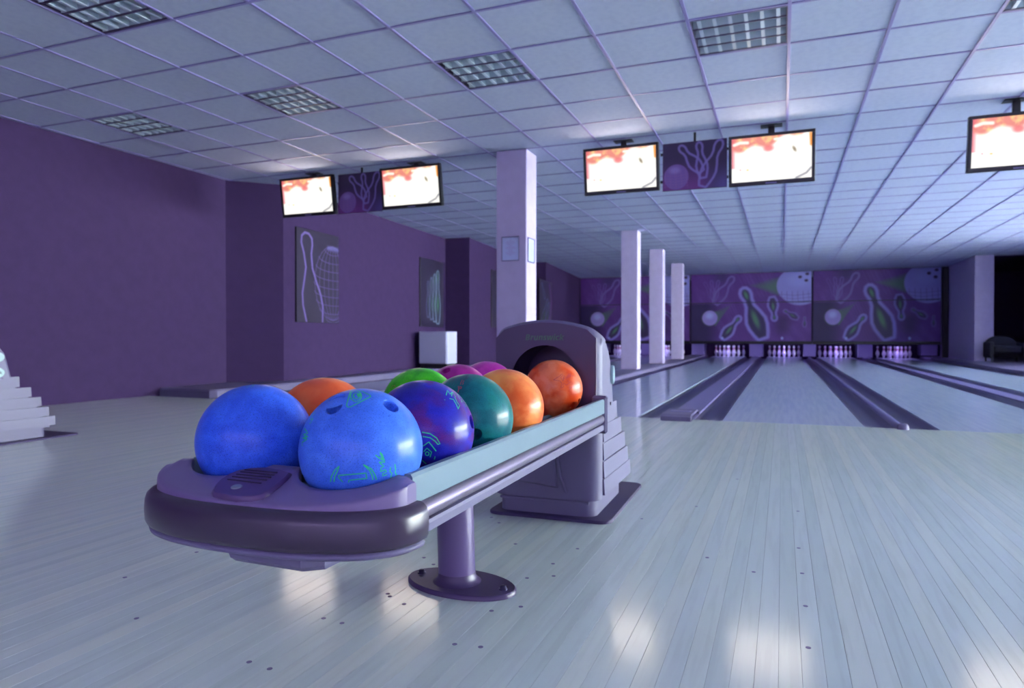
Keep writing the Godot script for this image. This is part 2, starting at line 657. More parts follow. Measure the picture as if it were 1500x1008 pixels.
func lamp_cells() -> Array:
	# (column, row, lit): the louvred lights in view are off; those further right over the seating are on
	return [[-2, 3, false], [1, 3, false], [4, 3, false], [7, 3, false], [10, 3, false], [1, 0, false]]

# ------------------------------------------------------------------ floor

func approach() -> void:
	var st := mb()
	bx(st, Vector3(-7.3, -0.25, -26.4), Vector3(XR + 0.2, -0.11, 5.2))
	bx(st, Vector3(-7.3, -0.11, FOUL), Vector3(6.8, -0.012, 5.2))
	bx(st, Vector3(6.8, -0.11, -26.2), Vector3(XR + 0.2, 0.0, 5.2))
	bx(st, Vector3(6.5, -0.11, -26.2), Vector3(6.8, 0.0, FOUL))
	var base := structure(st, "floor", M.floor_base)
	# maple strips, one piece each, side by side along the lanes
	var n := 298
	var lo := -6.9
	var w := (6.8 - lo) / n
	var one := mb()
	bx(one, Vector3(-w / 2 + 0.0002, -0.012, FOUL), Vector3(w / 2 - 0.0002, 0.0, 5.0), 0.0005)
	one.generate_normals()
	var mesh := one.commit()
	var last := -1
	for i in n:
		var k := rng.randi_range(0, M.planks.size() - 1)
		if k == last:
			k = (k + 1) % M.planks.size()
		last = k
		var o := put_mesh(mesh, "plank", M.planks[k], base)
		o.position = Vector3(lo + w * (i + 0.5), 0, 0)
	# dark marker dots let into the strips
	var dot := mb()
	prism(dot, ellipse(Vector2.ZERO, 0.006, 0.006, 14), 0.0, 0.0006, flat_xf())
	dot.generate_normals()
	var dm := dot.commit()
	var spots := [[755, 797], [720, 758], [731, 766], [621, 817], [635, 827], [772, 847], [763, 889], [720, 895], [568, 870], [592, 885], [695, 740], [811, 844], [846, 804], [810, 826], [666, 944], [704, 948], [571, 874],
		[474, 906], [501, 913], [365, 970], [395, 980], [183, 846], [288, 809], [200, 906], [1170, 803], [1175, 840], [1180, 888], [1184, 949], [1104, 838], [1036, 817], [1169, 749], [1080, 702], [940, 760], [1020, 742]]
	for s in spots:
		var o := put_mesh(dm, "marker_dot", M.dot, base)
		o.position = on_y(s[0], s[1])

func gutter_part(t: Node, xa: float, xb: float, called := "gutter") -> void:
	var poly := PackedVector2Array()
	var n := 10
	for i in n + 1:
		var f := float(i) / n
		poly.append(Vector2(lerpf(xa, xb, f), -0.012 - 0.075 * sqrt(maxf(0.0, 1.0 - pow(2.0 * f - 1.0, 2.0)))))
	poly.append(Vector2(xb, -0.105))
	poly.append(Vector2(xa, -0.105))
	var st := mb()
	prism(st, poly, FOUL, -25.2, Transform3D(), 0.0, true)
	put(st, called, M.gutter, t)

const LANES := [-5.82, -4.27, -2.215, -0.458, 1.10, 2.81]
const LANE_W := 1.054

func lanes() -> void:
	var said := ["pale lane running beside the purple wall", "pale lane between the wall lane and the pillars", "pale lane with its gutter along the row of pillars", "pale lane between the wide capped division and the narrow ridge", "pale lane on the far side of the narrow ridge", "pale lane beside the dark armchairs"]
	for i in LANES.size():
		var x: float = LANES[i]
		var t := thing("bowling_lane", said[i], "lane", Vector3(0, 0, 0), 0.0, "bowling lanes")
		box_part("lane_surface", Vector3(x, -0.105, -25.2), Vector3(x + LANE_W, 0.0, FOUL - 0.001), 0.002, M.lane, t)
	# divisions: left gutter, capping, right gutter
	var div := [[-6.05, -5.82, "wall"], [-4.766, -4.27, "wall pair"], [-3.216, -2.985, "pillar left"], [-2.45, -2.215, "pillars"], [-1.161, -0.458, "wide"], [0.596, 1.10, "narrow"], [2.154, 2.81, "right"], [3.864, 4.10, "right end"]]
	var words := {"wall": "dark gutter sunk beside the kerb at the purple wall", "wall pair": "dark gutters with a ridge between the two lanes left of the pillars", "pillar left": "dark gutter on the wall side of the pillars",
		"pillars": "dark gutter on the lane side of the pillars", "wide": "wide lilac division with grey end box and two gutters", "narrow": "narrow ridge with a rounded nose between two dark gutters",
		"right": "wide lilac division with two gutters towards the armchairs", "right end": "dark gutter before the pale end wall"}
	for d in div:
		var a: float = d[0]
		var b: float = d[1]
		var t := thing("lane_division" if b - a > 0.3 else "lane_gutter", words[d[2]], "gutter", Vector3.ZERO, 0.0, "lane gutters and divisions")
		if b - a < 0.3:
			gutter_part(t, a, b)
			continue
		var wide: bool = d[2] == "wide" or d[2] == "right"
		var half := (b - a - 0.235 * 2) / 2.0 if wide else 0.035
		var mid := (a + b) / 2.0
		gutter_part(t, a, mid - half)
		gutter_part(t, mid + half, b)
		if wide:
			box_part("capping", Vector3(mid - half, -0.105, -25.2), Vector3(mid + half, 0.006, FOUL - 0.02), 0.004, M.capping, t)
			# the raised grey end box at the foul line
			var st := mb()
			prism(st, PackedVector2Array([Vector2(FOUL + 0.16, 0.0), Vector2(FOUL + 0.15, 0.035), Vector2(FOUL + 0.10, 0.052), Vector2(FOUL - 0.32, 0.052), Vector2(FOUL - 0.42, 0.008), Vector2(FOUL - 0.42, 0.0)]), mid - half - 0.01, mid + half + 0.01, Transform3D(Basis(Vector3(0, 0, 1), Vector3(0, 1, 0), Vector3(1, 0, 0)), Vector3.ZERO), 0.01)
			put(st, "end_box", M.kerb, t)
			box_part("seam_plate", Vector3(mid - half + 0.03, 0.05, FOUL - 0.2), Vector3(mid + half - 0.03, 0.056, FOUL - 0.1), 0.002, M.capping, t)
		else:
			var st := mb()
			var prof := PackedVector2Array()
			for k in 9:
				prof.append(Vector2(mid, -0.012) + Vector2(cos(PI * k / 8.0) * half, sin(PI * k / 8.0) * 0.032))
			prof.append(Vector2(mid - half, -0.105))
			prof.append(Vector2(mid + half, -0.105))
			prism(st, prof, FOUL - 0.0, -25.2, Transform3D(), 0.0, true)
			put(st, "ridge", M.capping, t)
			st = mb()
			lathe(st, [[0.0, 0.045], [0.02, 0.043], [0.036, 0.034], [0.042, 0.0]], 16, Vector3(mid, 0.0, FOUL + 0.045))
			put(st, "ridge_nose", M.kerb, t)
	# kerbs: along the purple wall, along the pillars, and before the armchairs
	var w := left_wall_line()
	var poly := PackedVector2Array()
	poly.append(Vector2(-6.052, FOUL - 0.2))
	poly.append(Vector2(-6.11, FOUL - 0.14))
	poly.append(Vector2(-6.88, FOUL - 0.14))
	for k in range(1, w.size()):
		poly.append(w[k] + Vector2(0.012, 0.006))
	poly.append(Vector2(-6.052, -23.6))
	var st := mb()
	prism(st, poly, -0.105, 0.085, flat_xf(), 0.02)
	tag(put(st, "wall_kerb", M.kerb), "low grey kerb along the foot of the purple wall", "kerb")
	st = mb()
	bx(st, Vector3(-2.98, -0.11, -25.2), Vector3(-2.452, 0.05, FOUL), 0.015)
	tag(put(st, "pillar_kerb", M.kerb), "low grey kerb carrying the row of pale pillars", "kerb")
	st = mb()
	prism(st, PackedVector2Array([Vector2(4.102, -25.2), Vector2(4.595, -25.2), Vector2(4.595, -20.745), Vector2(5.045, -20.745), Vector2(5.045, -26.095), Vector2(6.495, -26.095), Vector2(6.495, FOUL - 2.0), Vector2(4.102, FOUL - 2.0)]), -0.11, 0.06, flat_xf())
	tag(put(st, "side_platform", M.kerb), "low dark platform under the armchairs beside the last lane", "platform")

# ------------------------------------------------------------------ masks, pit and pins

func mural() -> Image:
	var W := 448
	var H := 272
	var im := Image.create(W, H, false, Image.FORMAT_RGB8)
	var n := FastNoiseLite.new()
	n.seed = 5
	n.frequency = 0.012
	for y in H:
		for x in W:
			var u := float(x) / W
			var v := float(y) / H
			var c := Color(0.37, 0.20, 0.52)
			c = c.lerp(Color(0.44, 0.30, 0.62), clampf(n.get_noise_2d(x * 1.4 - y * 0.5, y * 0.7) * 1.3 + 0.2, 0, 1) * 0.7)
			c = c.lerp(Color(0.17, 0.14, 0.30), (1.0 - smoothstep(0.10, 0.30, u)) * smoothstep(0.43, 0.46, v) * 0.8)
			c = c.lerp(Color(0.25, 0.20, 0.40), (1.0 - smoothstep(0.0, 0.14, absf(u - 0.27))) * (1.0 - smoothstep(0.05, 0.22, v)) * 0.7)
			c = c.lerp(Color(0.24, 0.15, 0.36), (1.0 - smoothstep(0.0, 0.11, absf(u - 0.77))) * smoothstep(0.55, 0.7, v) * (1.0 - smoothstep(0.8, 1.0, v)) * 0.7)
			im.set_pixel(x, y, c)
	var k := func(cx: float, cy: float) -> Vector2: return Vector2((cx - 14.0) / 1282.0 * W, (cy - 65.0) / 730.0 * H)
	var s := float(W) / 1282.0
	var line := Color(0.55, 0.50, 0.82)
	var dim := Color(0.47, 0.40, 0.68)
	var green := Color(0.33, 0.50, 0.40)
	var inside := Color(0.22, 0.18, 0.33, 0.85)
	var none := Color(0, 0, 0, 0)
	for i in 9:   # slanting rain of thin lines
		ink(im, [k.call(520.0 + i * 42, 70.0), k.call(640.0 + i * 42, 330.0)], 1.0, dim, 1.5, 0.35)
		ink(im, [k.call(380.0 + i * 30, 400.0), k.call(560.0 + i * 30, 780.0)], 1.0, Color(0.30, 0.18, 0.44), 1.5, 0.5)
	# green flare beside the large ball and the small ball
	for i in 6:
		var f := i / 5.0
		area(im, PackedVector2Array([k.call(lerpf(640, 840, f), lerpf(200, 225, f)), k.call(960, lerpf(110, 180, f)), k.call(960, lerpf(330, 270, f))]), green, 0.25)
	for i in 4:
		var f := i / 3.0
		area(im, PackedVector2Array([k.call(lerpf(470, 380, f), lerpf(390, 480, f)), k.call(260, 480), k.call(280, 640)]), green, 0.22)
	# faint sheaf of pins, upper left
	pin_print(im, k.call(160, 150), k.call(270, 360), 0.7, 2.2 * s * 5, dim, none, none, 0.35)
	pin_print(im, k.call(238, 135), k.call(265, 360), 0.7, 2.2 * s * 5, dim, none, none, 0.5)
	pin_print(im, k.call(318, 135), k.call(275, 360), 0.7, 2.2 * s * 5, dim, none, none, 0.6)
	pin_print(im, k.call(478, 100), k.call(280, 390), 1.0, 18 * s, dim, none, none, 0.9)
	# large pin
	pin_print(im, k.call(585, 228), k.call(800, 770), 1.05, 30 * s, line, inside, green, 1.0)
	# small pins
	pin_print(im, k.call(555, 530), k.call(360, 770), 1.1, 22 * s, line, inside, green, 0.95)
	pin_print(im, k.call(920, 580), k.call(893, 335), 1.2, 20 * s, line, inside, green, 0.9)
	pin_print(im, k.call(1015, 470), k.call(1160, 560), 1.2, 16 * s, dim, inside, green, 0.8)
	pin_print(im, k.call(1228, 540), k.call(1228, 645), 1.0, 12 * s, dim, inside, green, 0.7)
	# large ball, cut by the panel's edge
	var c := k.call(1180, 215) as Vector2
	blob(im, c, 250 * s, 225 * s, 0.0, Color(0.58, 0.56, 0.84), 0.93)
	blob(im, c + Vector2(0, -70 * s), 200 * s, 130 * s, 0.0, Color(0.62, 0.62, 0.88), 0.3, 0.8)
	for i in 7:
		var x := 990.0 + i * 55
		ink(im, [k.call(x, 275), k.call(x + 6, 395)], 1.0, Color(0.36, 0.28, 0.55), 1.5, 0.6)
	for i in 3:
		ink(im, [k.call(960, 305 + i * 35), k.call(1120, 322 + i * 38), k.call(1296, 305 + i * 38)], 1.0, Color(0.36, 0.28, 0.55), 1.5, 0.55)
	for h in [[1180, 123], [1252, 92], [1243, 162]]:
		blob(im, k.call(h[0], h[1]), 24 * s, 20 * s, 0.0, Color(0.27, 0.20, 0.36), 0.6)
	# small ball
	blob(im, k.call(222, 548), 112 * s, 108 * s, 0.0, green, 0.6, 0.7)
	blob(im, k.call(222, 545), 90 * s, 92 * s, 0.0, Color(0.60, 0.53, 0.82), 0.9)
	blob(im, k.call(218, 520), 70 * s, 60 * s, 0.0, Color(0.68, 0.68, 0.90), 0.2)
	for q in [[360, 765], [998, 765]]:
		blob(im, k.call(q[0], q[1]), 22 * s, 26 * s, 0.0, Color(0.62, 0.64, 0.88), 0.3)
	return im

func masks() -> void:
	var art := print_mat(mural(), 0.5)
	var xs := [-6.72, -2.87, 0.892, 4.43]
	var said := ["purple bowling mural mask half hidden behind the pillars", "purple bowling mural mask above the lanes next to the pillars", "purple bowling mural mask beside the pale end wall"]
	for i in 3:
		var a: float = xs[i] + 0.012
		var b: float = xs[i + 1] - 0.012
		var t := thing("masking_unit", said[i], "wall panel", Vector3((a + b) / 2, 0, MASK_Z), 0.0, "mural masks over the pins")
		var h := (b - a) / 2
		for row in [[1.80, CEIL - 0.002, 0.0, 0.44, 0.02], [0.53, 1.795, 0.44, 0.56, 0.0]]:
			box_part("board", Vector3(-h, row[0], -0.05), Vector3(h, row[1], row[4]), 0.004, M.black_plastic, t)
			var st := mb()
			var z: float = row[4] + 0.001
			sheet(st, Vector3(-h + 0.015, row[1] - 0.01, z), Vector3(h - 0.015, row[1] - 0.01, z), Vector3(h - 0.015, row[0] + 0.01, z), Vector3(-h + 0.015, row[0] + 0.01, z), Rect2(0, row[2], 1, row[3]))
			put(st, "print", art, t, false)
		box_part("bottom_edge", Vector3(-h, 0.44, -0.06), Vector3(h, 0.528, 0.0), 0.004, M.black_plastic, t)
	box_part("edge_post", Vector3(4.44, 0.061, MASK_Z - 0.1), Vector3(4.59, CEIL - 0.004, MASK_Z + 0.05), 0.005, M.black_plastic).set_meta("label", "black edge post between mural mask and pale wall")
	get_node("edge_post").set_meta("category", "post")
	box_part("edge_post", Vector3(-6.735, 0.09, MASK_Z - 0.03), Vector3(-6.735 + 0.001 + 0.01, CEIL - 0.004, MASK_Z + 0.05), 0.0, M.black_plastic).set_meta("label", "black edge strip between mural mask and purple wall")
	get_node("edge_post_001").set_meta("category", "post")
	# dark partitions of the pit
	var parts := [-6.2, -4.52, -2.72, -0.81, 0.848, 2.48, 4.28]
	for i in parts.size():
		var half := 0.22
		if i == 1: half = 0.19
		if i == 4: half = 0.19
		var st := mb()
		bx(st, Vector3(parts[i] - half, 0.09 if i == 0 or i == 6 else (0.026 if i in [1, 4] else 0.008), -25.3), Vector3(parts[i] + half, 0.44, MASK_Z - 0.95), 0.005)
		tag(put(st, "pit_partition", M.capping), "shaded partition between the pin decks under the murals", "partition", "pit partitions")
	# pins, ten to a lane
	var prof := [[0.0258, 0.0], [0.0286, 0.019], [0.0360, 0.0572], [0.0497, 0.0857], [0.0578, 0.1143], [0.0605, 0.127], [0.0579, 0.149], [0.0495, 0.184], [0.0395, 0.2096], [0.0266, 0.2381], [0.0228, 0.254], [0.0232, 0.2762], [0.0256, 0.3005], [0.0306, 0.3224], [0.0323, 0.343], [0.0285, 0.3634], [0.0175, 0.3765], [0.0, 0.381]]
	var st := mb()
	st.set_smooth_group(1)
	for j in prof.size() - 1:
		for i in 16:
			var q := []
			for e in [[j, i], [j, i + 1], [j + 1, i + 1], [j + 1, i]]:
				var a: float = TAU * e[1] / 16.0
				q.append(Vector3(prof[e[0]][0] * cos(a), prof[e[0]][1], prof[e[0]][0] * sin(a)))
			var y: float = (prof[j][1] + prof[j + 1][1]) / 2
			var red := (y > 0.243 and y < 0.262) or (y > 0.278 and y < 0.300)
			for p in [q[0], q[1], q[2], q[0], q[2], q[3]]:
				st.set_color(Color(0.75, 0.12, 0.25) if red else Color.WHITE)
				st.add_vertex(p)
	st.generate_normals()
	var pin_mesh := st.commit()
	var where := ["on the deck beside the purple wall", "on the deck behind the pillars", "on the deck of the lane along the pillars", "on the deck between wide division and narrow ridge", "on the deck just past the narrow ridge", "on the deck by the pale end wall"]
	for i in LANES.size():
		var cx: float = LANES[i] + LANE_W / 2
		for r in 4:
			for k in r + 1:
				var o := put_mesh(pin_mesh, "bowling_pin", M.pin)
				o.position = Vector3(cx + (k - r / 2.0) * 0.3048, 0.0, -24.2 - r * 0.264)
				tag(o, "white bowling pin " + where[i], "bowling pin", "pins " + where[i])
		# violet tube lamp hidden behind the mask above the pins
		var t := thing("pin_light", "violet tube lamp over the pins " + where[i], "lamp", Vector3(cx, 0.0, MASK_Z - 0.14), 0.0, "tube lamps over the pins")
		box_part("lamp_tray", Vector3(-0.5, 0.60, -0.05), Vector3(0.5, 0.63, 0.0895), 0.003, M.housing, t)
		var s2 := mb()
		tube(s2, [Vector3(-0.47, 0.58, 0), Vector3(0.47, 0.58, 0)], 0.014, 10)
		put(s2, "glow_tube", M.violet_tube if M.has("violet_tube") else violet_tube(), t)
		var l := AreaLight3D.new()
		l.name = "lamp"
		l.area_size = Vector2(0.94, 0.05)
		l.light_color = Color(0.72, 0.62, 1.0)
		l.light_energy = 0.35
		l.area_range = 30.0
		l.shadow_enabled = true
		t.add_child(l)
		l.position = Vector3(0, 0.555, -0.02)
		l.rotation_degrees = Vector3(-70, 0, 0)

func violet_tube() -> StandardMaterial3D:
	var m := mat(Color(0.7, 0.65, 0.9), 0.4)
	m.emission_enabled = true
	m.emission = Color(0.72, 0.62, 1.0)
	m.emission_energy_multiplier = 1.5
	M.violet_tube = m
	return m

func pillars() -> void:
	var said := ["square pale pillar with two framed notices", "square pale pillar nearest the ball return hood, without notices", "square pale pillar in the middle of the far three", "square pale pillar closest to the murals"]
	var zs := [-7.10, -13.33, -16.4, -19.85]
	for i in 4:
		var a := Vector3(-2.985 if i == 0 else -2.945, 0.05, zs[i] - 0.33)
		var b := Vector3(-2.625, CEIL - 0.001, zs[i])
		var st := mb()
		bx(st, a, b, 0.008)
		tag(put(st, "pillar", M.pale_wall), said[i], "pillar", "pale pillars")
	# notices on the first pillar
	var im := Image.create(64, 84, false, Image.FORMAT_RGB8)
	im.fill(Color(0.74, 0.77, 0.92))
	for r in 12:
		var half := 4 + int(absf(sin(r * 2.3)) * 16)
		for x in range(32 - half, 32 + half):
			if (x * 7 + r * 5) % 9 > 1:
				for e in 2:
					mix_px(im, x, 10 + r * 5 + e, Color(0.66, 0.52, 0.78), 0.75)
	var pm := print_mat(im, 0.4)
	for k in 2:
		var t := thing("framed_notice", ["framed paper notice with faint print on the pillar's broad face", "framed paper notice on the pillar's side towards the lanes"][k], "notice", Vector3(-2.813, 1.672, -7.099) if k == 0 else Vector3(-2.624, 1.66, -7.235), 0.0 if k == 0 else PI / 2)
		var fr := [[Vector3(-0.107, 0.127, 0), Vector3(0.107, 0.137, 0.012)], [Vector3(-0.107, -0.137, 0), Vector3(0.107, -0.127, 0.012)], [Vector3(-0.107, -0.127, 0), Vector3(-0.097, 0.127, 0.012)], [Vector3(0.097, -0.127, 0), Vector3(0.107, 0.127, 0.012)]]
		for f in fr:
			box_part("frame_bar", f[0], f[1], 0.002, M.frame, t)
		var st := mb()
		sheet(st, Vector3(-0.097, 0.127, 0.005), Vector3(0.097, 0.127, 0.005), Vector3(0.097, -0.127, 0.005), Vector3(-0.097, -0.127, 0.005))
		put(st, "paper", pm, t, false)

# ------------------------------------------------------------------ ball return

func ball_returns() -> void:
	var t := thing("ball_return", "lilac ball return carrying ten coloured balls", "ball return", Vector3(-0.835, 0, -1.73), 0.02)
	build_return(t, true)
	var u := thing("ball_return", "empty ball return hood standing beside the purple wall", "ball return", Vector3(-4.87, 0, -1.93), 0.02)
	build_return(u, false)

# local axes: x across, y up, z towards the camera; origin on the floor under the middle of the rack
func build_return(t: Node3D, first: bool) -> void:
	hood(t, first)
	rack(t)
	end_cap(t)

func hood(t: Node3D, first: bool) -> void:
	var z0 := -0.775       # front face
	var hw := 0.215
	var rr := 0.05
	# side profile: front foot, up the front, over the top, stepwise down the back
	var side := [[z0, 0.075], [z0, 0.20], [z0, 0.30], [z0, 0.36], [z0, 0.42], [z0, 0.46], [z0, 0.50], [z0, 0.54], [z0, 0.58], [z0, 0.62], [z0, 0.66], [z0, 0.70], [z0, 0.735], [z0 - 0.006, 0.752], [z0 - 0.02, 0.763], [z0 - 0.05, 0.758], [z0 - 0.12, 0.725], [z0 - 0.185, 0.675], [z0 - 0.225, 0.615], [z0 - 0.24, 0.55], [z0 - 0.262, 0.44], [z0 - 0.30, 0.36], [z0 - 0.39, 0.28], [z0 - 0.47, 0.18], [z0 - 0.53, 0.075]]
	var xs := []
	for i in 7:
		var a := PI / 2 * i / 6.0
		xs.append(-(hw - rr) - rr * cos(a))
	for i in range(1, 24):
		xs.append(lerpf(-(hw - rr), hw - rr, i / 24.0))
	for i in 7:
		var a := PI / 2 * (1.0 - i / 6.0)
		xs.append(hw - rr + rr * cos(a))
	var cz := z0 - 0.22
	var rows := []
	for x in xs:
		var tt: float = clampf((absf(x) - (hw - rr)) / rr, 0.0, 1.0)
		var e := rr * (1.0 - sqrt(maxf(0.0, 1.0 - tt * tt)))
		var row := []
		for p in side:
			var z: float = p[0]
			var y: float = p[1]
			y -= 0.045 * pow(absf(x) / hw, 2.0) * smoothstep(0.40, 0.72, y)       # the arched top
			if p[1] > 0.74:
				y -= e * 0.6
			z += -e if z > cz + 0.15 else (e * 0.5)
			row.append(Vector3(x, y, z))
		rows.append(row)
	var mc := Vector2(0.0, 0.53)
	var open := func(c: Vector3) -> bool:
		return c.z > z0 - 0.01 and Vector2(c.x, maxf(c.y, mc.y)).distance_to(mc) < 0.165 and c.y > 0.40
	var st := mb()
	skin(st, rows, false, true, 1, open)
	for e in [0, rows.size() - 1]:
		st.set_smooth_group(-1)
		var poly := PackedVector2Array()
		for p in rows[e]:
			poly.append(Vector2(p.z, p.y))
		var idx := Geometry2D.triangulate_polygon(poly)
		for i in range(0, idx.size(), 3):
			tri_out(st, rows[e][idx[i]], rows[e][idx[i + 1]], rows[e][idx[i + 2]], Vector3(0, 0.3, cz))
	var body := put(st, "hood", M.plastic, t)
	# plinth under the hood and the dark mat it stands on
	st = mb()
	prism(st, round_rect(Vector2(-0.195, z0 - 0.50), Vector2(0.195, z0 - 0.012), 0.045), 0.012, 0.078, flat_xf(), 0.0, true)
	put(st, "plinth", M.plastic, t)
	st = mb()
	prism(st, round_rect(Vector2(-0.232, z0 - 0.70), Vector2(0.262, z0 + 0.03), 0.05, 8), 0.0, 0.012, flat_xf(), 0.004, true)
	put(st, "floor_mat", M.mat_rubber, t)
	# dark front panel with the mouth cut out of it
	var outer := PackedVector2Array()
	for i in 25:
		var x := lerpf(-0.202, 0.202, i / 24.0)
		outer.append(Vector2(x, 0.752 - 0.045 * pow(absf(x) / hw, 2.0) - 0.02 * smoothstep(0.165, 0.202, absf(x))))
	var ring := PackedVector2Array()
	for i in 33:
		ring.append(mc + Vector2.from_angle(PI - PI * i / 32.0) * 0.135)
	var shape := PackedVector2Array()
	shape.append(Vector2(-0.202, 0.40))
	shape.append_array(outer)
	shape.append(Vector2(0.202, 0.40))
	shape.append(Vector2(0.135, 0.40))
	for i in range(32, -1, -1):
		shape.append(ring[i])
	shape.append(Vector2(-0.135, 0.40))
	st = mb()
	prism(st, shape, z0 - 0.030, z0 + 0.003)
	var panel := put(st, "front_panel", M.plastic_dark, t)
	# the tunnel behind the mouth
	var trows := []
	for zz in [z0 + 0.003, z0 - 0.19]:
		var row := [Vector3(-0.135, 0.40, zz)]
		for p in ring:
			row.append(Vector3(p.x, p.y, zz))
		row.append(Vector3(0.135, 0.40, zz))
		trows.append(row)
	st = mb()
	skin(st, trows, false, true)
	var back := PackedVector2Array([Vector2(-0.135, 0.40)])
	back.append_array(ring)
	back.append(Vector2(0.135, 0.40))
	prism(st, back, z0 - 0.195, z0 - 0.19)
	bx(st, Vector3(-0.135, 0.392, z0 - 0.19), Vector3(0.135, 0.40, z0))
	put(st, "mouth", M.plastic_dark, body)
	text_part("Brunswick", 0.022, 0.003, M.logo_green, "lettering", panel, Transform3D(Basis(), Vector3(0.0, 0.695, z0 + 0.0035)), 0.2)
	# moulded recess frame of the lower front
	st = mb()
	prism(st, PackedVector2Array([Vector2(-0.135, 0.135), Vector2(0.055, 0.118), Vector2(0.045, 0.20), Vector2(0.035, 0.34), Vector2(-0.165, 0.34), Vector2(-0.16, 0.20)]), z0 - 0.001, z0 + 0.012, Transform3D(), 0.009)
	put(st, "front_moulding", M.plastic, t)
	st = mb()
	var fin := [[0.045, 0.33], [0.052, 0.24], [0.066, 0.16], [0.088, 0.105]]
	var frow := []
	for p in fin:
		frow.append(Vector3(p[0], p[1], z0 + 0.008))
	tube(st, frow, 0.007, 8)
	put(st, "front_fin", M.plastic, t)
	st = mb()
	bx(st, Vector3(-hw + 0.03, 0.062, z0 - 0.005), Vector3(hw - 0.04, 0.072, z0 + 0.002), 0.002)
	put(st, "seam", M.plastic, t)
	# louvre ribs, clapboard-like, on both flanks: thin in front, proud at the back
	for s in [-1.0, 1.0]:
		var lv := [[0.365, -0.30, 0.075], [0.295, -0.375, 0.07], [0.225, -0.44, 0.07], [0.155, -0.49, 0.07], [0.09, -0.53, 0.068]]
		for k in lv.size():
			var q: Array = lv[k]
			var zb: float = z0 + q[1]
			var zf := z0 - 0.055
			var y: float = q[0]
			var hh: float = q[2] - 0.007
			var thick := 0.006 + 0.0035 * k
			st = mb()
			var x0: float = s * (hw - 0.002)
			var rows2 := []
			for e in [[zf, thick * 0.45], [zb, thick]]:
				rows2.append([Vector3(x0, y, e[0]), Vector3(x0, y + hh, e[0]), Vector3(x0 + s * (e[1] - 0.002), y + hh, e[0]), Vector3(x0 + s * (e[1] + 0.002), y, e[0])])
			var mid: Vector3 = (rows2[0][0] + rows2[1][2]) / 2.0
			for i in 4:
				quad_out(st, rows2[0][i], rows2[0][(i + 1) % 4], rows2[1][(i + 1) % 4], rows2[1][i], mid)
			for e in 2:
				quad_out(st, rows2[e][0], rows2[e][1], rows2[e][2], rows2[e][3], mid)
			put(st, "louvre_rib", M.plastic, body)
	# pale oval badges and screws on the flank
	var ov := [[0.545, z0 - 0.205, 0.018, 0.038]] if first else [[0.565, z0 - 0.15, 0.06, 0.036], [0.465, z0 - 0.15, 0.06, 0.036]]
	for q in ov:
		st = mb()
		var bxf := Transform3D(Basis(Vector3(0, 0, -1), Vector3(0, 1, 0), Vector3(1, 0, 0)), Vector3(hw, q[0], q[1]))
		prism(st, ellipse(Vector2.ZERO, q[2], q[3], 28), -0.006, 0.012 if first else 0.004, bxf, 0.003, true)
		var bd := put(st, "badge", M.badge, body)
		if not first:
			text_part("w" if q[0] > 0.5 else "wick", 0.02, 0.001, M.badge_print, "badge_lettering", bd, bxf * Transform3D(Basis(), Vector3(0.01, 0, 0.0045)))
	st = mb()
	prism(st, ellipse(Vector2(z0 - 0.19, 0.43), 0.007, 0.007, 14), 0.0, hw + 0.004, Transform3D(Basis(Vector3(0, 0, 1), Vector3(0, 1, 0), Vector3(1, 0, 0)), Vector3.ZERO))
	put(st, "screw", M.bolt, body)

